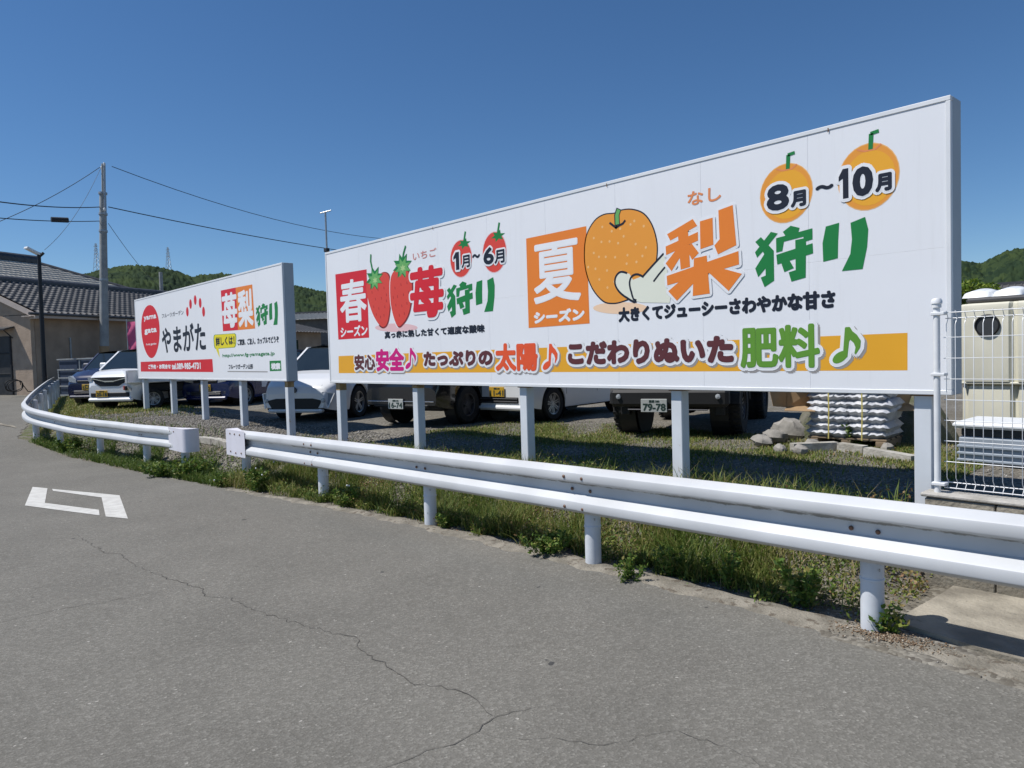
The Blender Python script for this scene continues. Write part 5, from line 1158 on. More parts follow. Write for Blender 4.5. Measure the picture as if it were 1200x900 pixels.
# --- black wagon with a white plate
def wagon(label, loc, head, m, ptxt):
    W, Lc = 1.69, 4.1; c = thing('parked_car', label, 'car', loc, R(head), CARS)
    sp = dict(L=Lc, W=W, top=[(0, .62), (.04, .86), (.12, .96), (.6, 1.02), (.95, 1.06), (Lc - .2, 1.08), (Lc - .04, 1.0), (Lc, .8)], axles=(.75, Lc - .75), arch=.37, wr=.31, sill=.27, cab=((.95, 1.05), (1.45, 1.78), (Lc - .2, 1.76), (Lc - .05, 1.06)), plan=.1, rlen=.4, tumble=.82, pillars=(.36, .68))
    car_body(c, sp, m); cabin(c, sp, m)
    for a in sp['axles']:
        for s_ in (-1, 1): wheel(c, s_ * (W / 2 - .10), a, .31, .19, 'rim_dark', .62, 5)
    slab(c, 'grille', 'plastic_black', -.5, .5, -.012, .05, .72, .90, .03)
    slab(c, 'chrome_strip', 'chrome', -.72, .72, -.016, -.001, .392, .408, .004)
    slab(c, 'lower_intake', 'plastic_black', -.6, .6, -.010, .05, .30, .36, .02)
    lamp(c, 'headlight', 'lamp_glass', [(.52, .72), (.78, .72), (.79, .92), (.52, .90)], -.006, .15)
    plate(c, ptxt, 'w', .36, -.020, -.08, '愛媛 300')
    lamp(c, 'tail_light', 'tail_red', [(.68, .85), (.80, .85), (.80, 1.05), (.68, 1.05)], Lc - .05, Lc + .004)
    return c
p = (-10.0864, 6.6705)
wagon('black wagon with a white plate and thin chrome strip, under the large billboard', (*p, .42), 14, 'car_black', '16-74')

# --- black off-roader on chunky tyres
p = (-5.4621, 7.6345)
W, Lc = 1.62, 3.5
jp = thing('parked_car', 'black off road vehicle on tall chunky tyres, under the right part of the billboard', 'car', (*p, .43), R(22), CARS)
sp = dict(L=Lc, W=1.44, top=[(0, 1.02), (.03, 1.10), (.1, 1.13), (1.1, 1.16), (Lc - .06, 1.18), (Lc, 1.1)], axles=(.58, Lc - .68), arch=.46, wr=.40, sill=.50, cab=((1.05, 1.16), (1.28, 1.82), (Lc - .08, 1.82), (Lc - .04, 1.18)), plan=.05, rlen=.2, tumble=.86, pillars=(.38, .70), flare=.0)
car_body(jp, sp, 'car_black'); cabin(jp, sp, 'car_black')
for a in sp['axles']:
    for s_ in (-1, 1):
        wheel(jp, s_ * (W / 2 - .10), a, .385, .22, 'rim_dark', .52, 6, True)
        q = MB(); rr_ = .47
        arc = [(a + rr_ * math.cos(t), .40 + rr_ * math.sin(t)) for t in np.linspace(.05, math.pi - .05, 12)]; arc2 = [(a + (rr_ - .05) * math.cos(t), .40 + (rr_ - .05) * math.sin(t)) for t in np.linspace(math.pi - .05, .05, 12)]
        q.prism(arc + arc2, 'x', min(s_ * .66, s_ * .83), max(s_ * .66, s_ * .83)); q.build('wheel_flare', 'plastic_black', jp)
slab(jp, 'bumper', 'plastic_black', -.74, .74, -.16, .02, .40, .62, .04)
slab(jp, 'bumper_trim', 'rim_dark', -.50, .50, -.172, -.161, .36, .375, .004)
slab(jp, 'grille', 'plastic_black', -.55, .55, -.014, .03, .76, 1.0, .02)
for k in range(6): slab(jp, 'grille_slot', 'rim_dark', -.24 + k * .085, -.20 + k * .085, -.022, -.015, .80, .96, .004)
for s_ in (-1, 1):
    q = MB(); q.lathe([(0, -.03), (.085, -.025), (.10, 0), (.10, .03)], c=(s_ * .42, -.016, .89), axis='y', n=20); q.build('headlight', 'lamp_glass', jp, smooth=40)
    q = MB(); q.lathe([(0, -.02), (.028, -.015), (.032, 0)], c=(s_ * .62, -.165, .53), axis='y', n=16); q.build('fog_lamp', 'lamp_glass', jp, smooth=40)
    q = MB(); q.bbox((s_ * .60 - .06, .05, .28), (s_ * .60 + .06, .14, .50), .01); q.build('shackle', 'plastic_black', jp)
q = MB(); q.tube([(-.66, .58, .38), (.66, .58, .38)], .045, 10); q.ball((.12, .58, .38), .12, 12); q.build('front_axle', 'plastic_black', jp, smooth=40)
q = MB(); q.tube([(-.66, Lc - .68, .38), (.66, Lc - .68, .38)], .045, 10); q.ball((0, Lc - .68, .38), .12, 12); q.build('rear_axle', 'plastic_black', jp, smooth=40)
for s_ in (-1, 1):
    q = MB(); q.tube([(s_ * .34, .60, .46), (s_ * .34, 1.5, .50)], .03, 8); q.build('suspension_arm', 'rim_dark', jp, smooth=40)
plate(jp, '79-78', 'w', .42, -.172, -.16, '愛媛 580')
q = MB(); q.bbox((-.48, .12, .34), (.48, Lc - .2, .60), .05); q.build('ladder_frame', 'plastic_black', jp)
q = MB(); q.bbox((-.60, -.02, .52), (.60, .12, .80), .03); q.build('front_valance', 'plastic_black', jp)
q = MB(); q.lathe([(.0, 0), (.36, 0), (.37, .05), (.37, .17), (.33, .2), (0, .2)], c=(.1, Lc + .03, .98), axis='y', n=28); q.build('spare_wheel', 'tyre', jp, smooth=40)

# --- white hybrid saloon between the billboards
p = (-13.0153, 6.2333)
W, Lc = 1.76, 4.45
pr = thing('parked_car', 'white low nosed hatchback saloon seen through the gap between the billboards', 'car', (*p, .38), R(30), CARS)
sp = dict(L=Lc, W=W, top=[(0, .52), (.03, .60), (.08, .66), (.3, .78), (.65, .88), (1.05, .96), (1.8, .97), (3.6, 1.0), (Lc - .25, 1.06), (Lc - .05, 1.02), (Lc, .8)], axles=(.92, Lc - .82), arch=.36, wr=.315, sill=.19, cab=((.86, .91), (1.52, 1.47), (2.75, 1.47), (Lc - .28, 1.03)), plan=.28, rlen=.70, tumble=.74, pillars=(.38, .72))
car_body(pr, sp, 'car_white'); cabin(pr, sp, 'car_white')
for a in sp['axles']:
    for s_ in (-1, 1): wheel(pr, s_ * (W / 2 - .10), a, .315, .19, 'rim', .66, 5)
q = MB(); q.prism([(-.50, .24), (.50, .24), (.60, .40), (.40, .44), (-.40, .44), (-.60, .40)], 'y', -.010, .10); q.build('lower_intake', 'plastic_black', pr)
q = MB(); q.lathe([(0, -.012), (.055, -.01), (.06, .01)], c=(0, -.004, .60), axis='y', n=20); q.build('emblem', 'rim_dark', pr, smooth=40)
slab(pr, 'bumper_lip', 'car_white', -.60, .60, -.03, .10, .17, .24, .03)
for s_ in (-1, 1):
    q = MB(); q.add([(s_ * .52, -.004 + .05, .60), (s_ * .80, .30, .62), (s_ * .835, .62, .80), (s_ * .66, .42, .80), (s_ * .54, .10, .68)], [(0, 1, 2, 3, 4)]); q.build('headlight', 'lamp_glass', pr)
    q = MB(); q.add([(s_ * .60, .030, .54), (s_ * .785, .135, .52), (s_ * .69, .06, .26)], [(0, 1, 2)]); q.add([(s_ * .60, .2, .54), (s_ * .76, .3, .52), (s_ * .69, .2, .26)], [(2, 1, 0)]); q.build('fog_recess', 'crate_grey', pr)
    q = MB(); q.beam((s_ * .59, .022, .55), (s_ * .69, .052, .25), .025, .025); q.beam((s_ * .79, .13, .53), (s_ * .69, .052, .25), .025, .025); q.beam((s_ * .59, .022, .55), (s_ * .79, .13, .53), .02, .02); q.build('fog_trim', 'car_white', pr)
    q = MB(); q.lathe([(0, -.02), (.04, -.015), (.045, .01)], c=(s_ * .62, .0, .40), axis='y', n=14); q.build('fog_lamp', 'lamp_glass', pr, smooth=40)
lamp(pr, 'tail_light', 'tail_red', [(.60, .8), (.80, .8), (.80, 1.02), (.66, 1.02)], Lc - .05, Lc + .004)
q = MB(); q.beam((.2, 1.02, .96), (-.52, 1.28, 1.14), .012, .012); q.build('wiper', 'plastic_black', pr)

# --- white kei truck, tail towards the road
p = (-20.1771, 5.131)
tk = thing('parked_truck', 'white small truck with low white bed sides beside the smaller billboard', 'truck', (p[0], p[1], .44), R(-8))
W, Lc = 1.46, 3.38
q = MB(); q.bbox((-.70, .0, .66), (.70, 1.98, .72), .01); q.build('bed_floor', 'car_white', tk)
for nm, a, b_ in (('tailgate', (-.72, -.035, .66), (.72, .0, .98)), ('bed_side', (.70, .002, .66), (.735, 1.98, .98)), ('bed_side', (-.735, .002, .66), (-.70, 1.98, .98)), ('headboard', (-.72, 1.985, .66), (.72, 2.02, 1.25))):
    q = MB(); q.bbox(a, b_, .008); o = q.build(nm, 'car_white', tk)
    if nm == 'bed_side':
        s_ = 1 if a[0] > 0 else -1
        for z in (.955, .675): k_ = MB(); k_.bbox((min(s_ * .736, s_ * .75), .0, z), (max(s_ * .736, s_ * .75), 1.98, z + .03), .004); k_.build('rim_rail', 'car_white', o)
q = MB(); q.bbox((-.40, .1, .42), (.40, 3.2, .64), .02); q.build('chassis', 'plastic_black', tk)
q = MB(); q.bbox((-.70, -.06, .50), (.70, -.01, .60), .01); q.build('rear_bumper', 'plastic_black', tk)
for s_ in (-1, 1):
    q = MB(); q.bbox((s_ * .58 - .10, -.085, .50), (s_ * .58 + .10, -.061, .60), .008); q.build('tail_light', 'tail_red', tk)
    q = MB(); q.bbox((s_ * .62 - .10, .92, .18), (s_ * .62 + .10, .93, .5), .003); q.build('mudflap', 'tyre', tk)
for a in (.55, 2.62):
    for s_ in (-1, 1): wheel(tk, s_ * .63, a, .26, .145, 'rim', .62, 6)
q = MB(); q.prism([(2.04, .42), (3.30, .42), (3.38, .60), (3.36, .98), (3.02, 1.70), (2.84, 1.77), (2.10, 1.77), (2.04, 1.68)], 'x', -.72, .72); q.build('cab', 'car_white', tk)
for s_ in (-1, 1):
    q = MB(); q.prism([(2.16, 1.08), (3.14, 1.08), (2.90, 1.62), (2.18, 1.66)], 'x', min(s_ * .7205, s_ * .724), max(s_ * .7205, s_ * .724)); q.build('side_window', 'glass', tk)
q = MB(); q.add([(-.64, 3.345, 1.04), (.64, 3.345, 1.04), (.60, 3.05, 1.68), (-.60, 3.05, 1.68)], [(0, 1, 2, 3)]); q.build('windscreen', 'glass', tk)
q = MB(); q.bbox((-.5, 2.025, 1.28), (.5, 2.038, 1.62), .004); q.build('rear_window', 'glass', tk)

# ================================================================ RIGHT SIDE: MESH FENCE, TANKS, CRATE
YF = 5.09; FZ0, FZ1 = .60, 1.755
mf = thing('mesh_fence', 'white welded wire mesh fence on the low block wall at the right edge', 'fence', (-1.6, YF, .59))
for x in (-1.6, .4, 2.4):
    q = MB(); q.lathe([(0, -.05), (.019, -.05), (.019, 1.17), (0, 1.17)], n=16, c=(x + 1.6, -.028, 0)); o = q.build('post', 'mesh_white', mf, smooth=40)
    q = MB(); q.lathe([(0, 1.168), (.027, 1.168), (.027, 1.19), (.032, 1.193), (.032, 1.21), (.024, 1.225), (0, 1.228)], n=16, c=(x + 1.6, -.028, 0)); q.build('cap', 'mesh_white', o, smooth=40)
    for z in (.05, .74, 1.12):
        q = MB(); q.bbox((x + 1.6 - .028, -.055, z), (x + 1.6 + .05, .012, z + .02), .003); q.build('clamp', 'mesh_white', o)
zz = [.035, .065, .20, .33, .46, .59, .72, .85, .98, 1.10, 1.135]
for i, z in enumerate(zz):
    yo = {0: .0, 1: .035, 9: .035, 10: 0}.get(i, .0)
    q = MB(); q.tube([(.03, yo, z), (3.2, yo, z)], .0028 if 1 < i < 9 else .0036, 6); q.build('horizontal_wire', 'mesh_white', mf, smooth=60)
q = MB(); q.tube([(0, 0, .03), (0, .035, .065), (0, 0, .1), (0, 0, 1.06), (0, .035, 1.10), (0, 0, 1.145)], .0024, 5); vw = q.build('vertical_wire', 'mesh_white', mf, smooth=60); vw.location = (.045, 0, 0)
for k in range(1, 63): c = vw.copy(); COL.objects.link(c); c.parent = mf; c.location = (.045 + .05 * k, 0, 0)

def ribbed_box(x0, x1, y0, y1, z0, z1, pitch, dep, taper=0.):
    """moulded tank wall: broad flutes round the plan, slight draft"""
    P = []
    def run(a, b_, n):
        for i in range(n):
            for t, d in ((0, 0), (.14, 0), (.22, dep), (.78, dep), (.86, 0)): P.append((a, b_, (i + t) / n, d))
    n = max(2, int((x1 - x0) / pitch)); m_ = max(2, int((y1 - y0) / pitch)); ring = []
    for (ax_, ay, bx_, by_, nx, ny_, cnt) in ((x0, y0, x1, y0, 0, -1, n), (x1, y0, x1, y1, 1, 0, m_), (x1, y1, x0, y1, 0, 1, n), (x0, y1, x0, y0, -1, 0, m_)):
        for i in range(cnt):
            for t, d in ((0, 0), (.03, 0), (.09, dep), (.91, dep), (.97, 0)):
                u = (i + t) / cnt; ring.append((lerp(ax_, bx_, u) + nx * d, lerp(ay, by_, u) + ny_ * d))
    b = MB(); k = len(ring); cx, cy = (x0 + x1) / 2, (y0 + y1) / 2; V = []
    lv = [(z0, 1 - taper), (z0 + .02, 1 - taper + .004), (z1 - .06, 1), (z1 - .02, .985), (z1, .95)]
    for z, s_ in lv: V += [(cx + (x - cx) * s_, cy + (y - cy) * s_, z) for x, y in ring]
    F = [(j * k + i, j * k + (i + 1) % k, (j + 1) * k + (i + 1) % k, (j + 1) * k + i) for j in range(len(lv) - 1) for i in range(k)]
    F += [tuple(range(k))[::-1], tuple((len(lv) - 1) * k + i for i in range(k))]; b.add(V, F); return b
tz = .46
def tank(x0, x1, label):
    t = thing('plastic_tank', label, 'tank', ((x0 + x1) / 2, 9.7, tz), 0, 'cream fluted tanks behind the mesh fence')
    ribbed_box(x0 + .03, x1 - .03, 9.05, 10.3, tz + .02, 1.07, .44, .05).build('lower_tank', 'tank_cream', t, world=True, smooth=25)
    ribbed_box(x0, x1, 9.0, 10.4, 1.10, 1.94, .47, .045, .01).build('upper_tank', 'tank_cream', t, world=True, smooth=25)
    q = MB(); q.bbox((x0 - .01, 8.97, 1.072), (x1 + .01, 10.42, 1.098), .008); q.build('flange', 'tank_cream', t, world=True)
    q = MB(); q.bbox((x0 + .03, 9.03, 1.945), (x1 - .03, 10.37, 2.0), .02); q.build('lid_shade_band', 'roof_ridge', t, world=True)  # dark band paints in the shade below the hatch lids
    for k in range(2):
        a = x0 - .01 + k * .285; b_ = a + .27; q = MB(); n = 19; V = []
        for i in range(n):
            for j in range(5):
                u = i / (n - 1); v = (0, .06, .4, .8, 1)[j]; V.append((lerp(a, b_, u), lerp(9.05, 9.75, v), 2.005 + .11 * (max(0, math.sin(math.pi * u)) ** .22) * (max(0, math.sin(math.pi * v)) ** .25)))
        q.add(V, [(i * 5 + j, (i + 1) * 5 + j, (i + 1) * 5 + j + 1, i * 5 + j + 1) for i in range(n - 1) for j in range(4)]); q.build('hatch_lid', 'tank_lid', t, world=True, smooth=50)
    return t
t1 = tank(-2.60, -1.62, 'cream fluted tank with a round dark opening, next to the large billboard')
q = MB(); hx, hz = -2.345, 1.70
q.lathe([(.100, .01), (.102, -.012), (.108, -.018), (.118, -.010), (.120, .02)], c=(hx, 8.950, hz), axis='y', n=28); q.build('opening_ring', 'plastic_black', t1, world=True, smooth=40)
q = MB(); q.lathe([(0, -.0), (.104, -.0)], c=(hx, 8.948, hz), axis='y', n=28); q.build('opening', 'tank_dark', t1, world=True)
tank(-1.56, -.58, 'cream fluted tank at the right edge behind the mesh fence'); 
# grey lidded crate in front of the tanks
cx0 = (-2.1642, 7.25, 0.5547)[0]; cy0 = 7.25
ct = thing('storage_crate', 'grey blue plastic storage crate with ribbed front behind the mesh fence', 'crate', (cx0 + .6, cy0 + .3, .455))
q = MB(); q.bbox((-.56, -.30, .0), (.56, .30, .25), .02); q.build('body', 'crate_grey', ct)
for k in range(3): q = MB(); q.bbox((-.565, -.325, .03 + k * .06), (.565, -.301, .055 + k * .06), .006); q.build('rib', 'crate_grey', ct)
q = MB(); q.bbox((-.54, -.29, .252), (.54, .29, .32), .01); q.build('gap', 'tank_dark', ct)
q = MB(); q.bbox((-.60, -.34, .322), (.60, .34, .375), .02); q.build('lid', 'tank_lid', ct)

# ================================================================ LOT: BAGS, CARDBOARD, ROCKS, KERB STONES, SOIL
BL, BR = (-3.7719, 7.7858), (-2.9664, 7.8383)
bx, by_ = (BL[0] + BR[0]) / 2, (BL[1] + BR[1]) / 2 + .45; bw = BR[0] - BL[0]; br_ = math.atan2(BR[1] - BL[1], BR[0] - BL[0])
pl = thing('pallet', 'weathered wooden pallet under the stack of silver white bags', 'pallet', (bx, by_, .45), br_)
for k in range(6): q = MB(); q.bbox((-bw / 2, -.48 + k * .17, .085), (bw / 2, -.37 + k * .17, .105), .004); q.build('slat', 'wood', pl)
for x in (-bw / 2 + .06, 0, bw / 2 - .06): q = MB(); q.bbox((x - .05, -.48, .0), (x + .05, .48, .084), .006); q.build('bearer', 'wood', pl)
def bag(loc, rz, wd, dp, ht, label):
    n, m_ = 16, 10; V = []; rr = random.Random(hash(loc) % 999 if False else int(loc[2] * 1000 + loc[0] * 77))
    ph = rr.uniform(0, 6); b = MB()
    for side in (1, -1):
        for i in range(n):
            for j in range(m_):
                u, v = i / (n - 1) * 2 - 1, j / (m_ - 1) * 2 - 1
                e = max(0, (1 - abs(u) ** 9)) ** .5 * max(0, (1 - abs(v) ** 5)) ** .5
                z = side * ht / 2 * e * (1 + .22 * math.sin(u * 4.3 + ph) + .10 * math.sin(u * 11 + ph * 3) + .12 * math.sin(v * 9 + ph * 2 + u * 5)); V.append((u * wd / 2, v * dp / 2 * (1 - .05 * abs(u)), z + .008 * math.sin(u * 16 + ph)))
    N_ = n * m_; F = [(i * m_ + j, (i + 1) * m_ + j, (i + 1) * m_ + j + 1, i * m_ + j + 1) for i in range(n - 1) for j in range(m_ - 1)]
    F += [tuple(N_ + q for q in reversed(f)) for f in F]; b.add(V, F); o = b.build('bag', 'bag_white', smooth=50); o.location = loc; o.rotation_euler = (0, 0, rz)
    return tag(o, label, 'bag', 'silver white bags stacked on the pallet')
lvl = 0
for k in range(8):
    for s_ in (-1, 1):
        lx = s_ * bw / 4 + random.uniform(-.02, .02); ly = -.22; X_ = bx + lx * math.cos(br_) - ly * math.sin(br_); Y_ = by_ + lx * math.sin(br_) + ly * math.cos(br_)
        bag((X_, Y_, .45 + .105 + .045 + k * .078), br_ + random.uniform(-.05, .05), bw / 2 + random.uniform(-.01, .08), random.uniform(.55, .60), random.uniform(.125, .15), 'silver white plastic bag in the %s half of the strapped stack, %s' % ('left' if s_ < 0 else 'right', ['bottom layer', 'second layer up', 'third layer up', 'fourth layer up', 'fifth layer up', 'sixth layer up', 'seventh layer up', 'top layer'][k]))
for x in (-bw * .2, bw * .22):
    q = MB(); pts = [(x, -.535, .09), (x + .01, -.545, .4), (x, -.53, .74), (x, -.3, .80), (x, .08, .78)]; q2 = MB()
    for a, b_ in zip(pts[:-1], pts[1:]): q2.beam(a, b_, .013, .006)
    o = q2.build('strap', 'strap_yellow', smooth=40); o.location = (bx, by_, .45); o.rotation_euler = (0, 0, br_)
    tag(o, 'yellow strap over the bag stack, %s one' % ('left' if x < 0 else 'right'), 'strap', 'straps over the bags')
def torn_card(loc, rz, s_, label):
    t = thing('cardboard_box', label, 'box', loc, rz); rr = random.Random(int(loc[0] * 100))
    for k, (a, b_, c_, d) in enumerate((((0, 0, 0), (.34, .02, .03), (.36, -.05, .24), (.02, -.02, .30)), ((.02, -.02, .30), (.36, -.05, .24), (.30, -.22, .36), (.0, -.16, .40)), ((0, 0, 0), (-.14, -.12, .02), (-.18, -.14, .22), (.02, -.02, .30)), ((0, 0, 0), (.34, .02, .03), (.28, -.20, -.03), (-.03, -.18, -.02)))):
        q = MB(); P_ = [Vector(v) * s_ for v in (a, b_, c_, d)]; nn = (P_[1] - P_[0]).cross(P_[3] - P_[0]).normalized() * .006
        q.add([p_ + nn * e for e in (0, 1) for p_ in P_], [(0, 1, 2, 3), (7, 6, 5, 4), (0, 4, 5, 1), (1, 5, 6, 2), (2, 6, 7, 3), (3, 7, 4, 0)]); q.build('flap', 'cardboard', t)
    return t
c_ = (-3.975, 7.7375); torn_card((c_[0], c_[1], .86), R(30), 1.0, 'torn open brown cardboard box on the soil heap left of the bags')
c_ = (-3.0575, 8.1026); torn_card((c_[0] + .02, c_[1] + .02, .86), R(70), .95, 'crushed brown cardboard box on the soil heap right of the bags')
def heap(loc, rx, ry, h, label, seed):
    rr = np.random.default_rng(seed); n = 34; V = []; F = []
    for i in range(n + 1):
        for j in range(n + 1):
            u, v = i / n * 2 - 1, j / n * 2 - 1; d = math.hypot(u, v); z = h * max(0, 1 - d ** 1.6) + (.04 * math.sin(u * 9 + seed) * math.cos(v * 8) + rr.uniform(-.018, .018)) * max(0, 1 - d)
            V.append((u * rx, v * ry, z - .03))
    for i in range(n):
        for j in range(n): a = i * (n + 1) + j; F.append((a, a + n + 1, a + n + 2, a + 1))
    b = MB(); b.add(V, F); o = b.build('soil_heap', 'soil_pile', smooth=70); o.location = loc; return tag(o, label, 'heap')
c_ = (-2.9674, 8.4229); heap((c_[0], c_[1] + .35, .44), .42, .5, .62, 'dark soil heap with weeds between the bags and the last billboard post', 4)
c_ = (-4.041, 8.0695); heap((c_[0], c_[1] + .5, .44), .22, .4, .50, 'small dark soil heap at the left side of the bag stack', 9)
def rock(loc, s_, seed, label):
    rr = random.Random(seed); b = MB(); b.ball((0, 0, 0), 1, 12, s_, .16, rr); o = b.build('rock', 'rock', smooth=35); o.location = loc; o.rotation_euler = (rr.uniform(-.2, .2), rr.uniform(-.2, .2), rr.uniform(0, 3)); return tag(o, label, 'rock', 'pale rocks lying in the lot')
for i, (c_, s_, lb) in enumerate((((-4.1929, 7.5893), (.14, .11, .07), 'flat pale rock nearest the off road vehicle'), ((-4.1896, 7.8734), (.15, .12, .09), 'pale rock second from the off road vehicle'), ((-4.2009, 8.2626), (.21, .15, .15), 'largest pale rock, just left of the bag stack'),
                            ((-3.741, 7.1341), (.08, .06, .05), 'small whitish rock on the grass below the largest rock'), ((-3.5203, 7.1347), (.10, .08, .06), 'small rock in front of the left cardboard box'), ((-3.568, 7.4982), (.09, .07, .07), 'brownish small rock at the pallet corner'), ((-2.9003, 7.7283), (.07, .06, .06), 'small rock at the right foot of the bag stack'))):
    rock((*c_, .45 + s_[2] * .5), s_, i + 3, lb)
for i, (a, b_) in enumerate((((-3.6747, 7.2607), (-3.3751, 7.6329)), ((-3.3206, 7.5899), (-3.0456, 7.5487)), ((-2.9629, 7.3835), (-2.4637, 7.1973)))):
    q = MB(); q.beam((*a, .46 + .02), (*b_, .46 + .02 - .01 * i), .10, .09)
    tag(q.build('kerb_stone', 'concrete_light'), ['rough pale kerb stone before the left half of the pallet', 'short pale kerb stone before the right half of the pallet', 'long thin pale kerb stone in the grass left of the last post'][i], 'kerb stone', 'kerb stones lying in the lot')

# tree behind the tanks
def tree(loc, h, cr_, label, mleaf, n=2600, seed=1, name='broadleaf_tree', ls=.10):
    t = thing(name, label, 'tree', loc); rr = random.Random(seed); rg = np.random.default_rng(seed); b = MB()
    b.tube([(0, 0, -.2), (.05, .02, h * .3), (-.03, .05, h * .62)], h * .035, 10, r2=h * .02); limbs = []
    for k in range(7):
        a = k * 2.4 + rr.uniform(-.4, .4); e = rr.uniform(.35, .9); top = (cr_ * .75 * math.cos(a), cr_ * .75 * math.sin(a), h * (.55 + .4 * e * .9)); b.tube([(0, 0, h * (.25 + .05 * k)), (top[0] * .5, top[1] * .5, (h * .35 + top[2]) / 2 + .1), top], h * .014, 7, r2=h * .004); limbs.append(top)
    b.build('trunk', 'bark', t, smooth=50)
    C_ = np.array([[*l] for l in limbs] + [[0, 0, h * .8]] + [[cr_ * .5 * math.cos(k), cr_ * .5 * math.sin(k), h * (.5 + .08 * k)] for k in range(5)])
    idx = rg.integers(0, len(C_), n); d = rg.normal(size=(n, 3)); d /= np.linalg.norm(d, axis=1)[:, None]; P_ = C_[idx] + d * (cr_ * .42 * rg.uniform(.55, 1.05, n) ** .5)[:, None] * np.array([1, 1, .8])
    leaf_cloud(P_, rg, ls, 'crown', mleaf, t); return t
def leaf_cloud(P_, rg, ls, name, m, parent, up=.3, tint=None):
    n = len(P_); A = rg.normal(size=(n, 3)); A[:, 2] = A[:, 2] * .5 + up; A /= np.linalg.norm(A, axis=1)[:, None]; B = np.cross(A, rg.normal(size=(n, 3))); B /= np.linalg.norm(B, axis=1)[:, None]
    s_ = ls * rg.uniform(.6, 1.3, n)[:, None]; V = np.stack([P_ - B * s_ * .35, P_ + A * s_ * .55 - np.cross(A, B) * s_ * .06, P_ + B * s_ * .35, P_ + A * s_ * 1.15], 1)
    V[:, 1] = P_ + A * s_ * .5 + B * s_ * .33; V[:, 0] = P_; V[:, 2] = P_ + A * s_ * 1.15; V[:, 3] = P_ + A * s_ * .5 - B * s_ * .33
    F = np.arange(n * 4).reshape(n, 4); tt = rg.uniform(0, 1, n) if tint is None else tint; return mesh_np(name, V.reshape(-1, 3), F, m, parent, tint=np.repeat(tt, 4))
c_ = (-8.2285, 29.6108, 0.8931)
tree((c_[0], c_[1], .45), 3.45, .72, 'bright yellow green tree rising just above the cream tank lid', 'tree_leaves', 2600, 5, ls=.11)

# ================================================================ GRASS, WEEDS, LOOSE STONES
def blades(P_, hgt, wid, tint, name, label=None, lean=.75, mname='grass_blades'):
    n = len(P_); rg = RNG; a = rg.uniform(0, 2 * math.pi, n); lx, ly = np.cos(a), np.sin(a); px_, py_ = -ly, lx; ln = rg.uniform(.1, 1, n) * lean
    w_ = wid * rg.uniform(.6, 1.3, n); h = hgt; V = np.zeros((n, 5, 3))
    for k, (t, ws) in enumerate(((0, 1), (0, -1), (.55, -.8), (.55, .8), (1, 0))):
        off = ln * h * (t * t * 1.3 + t * .5)
        V[:, k, 0] = P_[:, 0] + lx * off + px_ * w_ * ws * .5; V[:, k, 1] = P_[:, 1] + ly * off + py_ * w_ * ws * .5; V[:, k, 2] = P_[:, 2] + h * t * (1 - .25 * ln * t) - (.01 if t == 0 else 0)
    b = np.arange(n)[:, None] * 5; F = np.concatenate([b + np.array([[0, 1, 2]]), b + np.array([[0, 2, 3]]), b + np.array([[3, 2, 4]])])
    return tag(mesh_np(name, V.reshape(-1, 3), F, mname, tint=np.repeat(tint, 5)), label, kind='stuff')
def scatter(n, x0, x1, dens):
    """random ground points; dens(x, y) gives the acceptance; y is measured from the road edge"""
    x = RNG.uniform(x0, x1, n); y = RNG.uniform(-.1, 6, n); yy = edge_y(x) + y; keep = RNG.uniform(0, 1, n) < dens(x, yy, y); x, yy = x[keep], yy[keep]
    return np.stack([x, yy, ground_z(x, yy)], 1)
def clump(x, y, f=2.2):
    return np.clip(.42 + .55 * np.sin(x * f + 1.3 * np.sin(y * f * 1.1)) * np.sin(y * f * 1.7 + np.sin(x * f * .8) * 1.5) + .3 * np.sin(x * f * 3.7 + y * f * 2.9) , 0, 1)
sp_ = lambda a, lo, hi: np.clip((a - lo) / (hi - lo), 0, 1)
# verge under and behind the long rail
def d1(x, yy, y): return np.clip((y - np.interp(x, [-8, -5, -3], [.08, .16, .21]) - .06 * np.sin(x * 9) - .05 * np.sin(x * 23 + 1)) / .14, 0, 1) * (.10 + .90 * clump(x, yy) ** 1.2) * np.clip(1.3 - y * .55, .12, 1) * (y < 1.5) * np.where(x > -2.25, np.where(x > -1.85, .0, .25), 1) * np.where(x < -9.9, .5, 1)
P1_ = scatter(420000, -10.3, -1.7, d1)
hg = .05 + .21 * RNG.beta(2, 3.2, len(P1_)) * (.45 + .9 * clump(P1_[:, 0] + 3, P1_[:, 1] + 1, 1.7)) * np.clip(1.35 - (P1_[:, 1] - edge_y(P1_[:, 0])) * .35, .6, 1.2) * np.interp(P1_[:, 0], [-6.5, -5], [1, 1.25])
tn = np.clip(RNG.normal(.58, .2, len(P1_)) + .35 * (clump(P1_[:, 0] + 7, P1_[:, 1], 1.3) - .5), 0, 1)
blades(P1_, hg, .0075, tn, 'verge_grass', 'mixed green and dry grass on the bank under the long guard rail')
# bank along the bending rail
def d2(x, yy, y): return ((y > .04) * (y < .70 + .2 * np.sin(x * 3)) * (.12 + .88 * clump(x, yy, 1.6)) + (y >= .75) * (y < 1.3) * .05)
P2_ = scatter(170000, -18.0, -9.9, d2)
blades(P2_, .05 + .17 * RNG.beta(2, 3, len(P2_)), .011, np.clip(RNG.normal(.30, .16, len(P2_)), 0, 1), 'verge_grass', 'lush green grass along the foot of the bending guard rail')
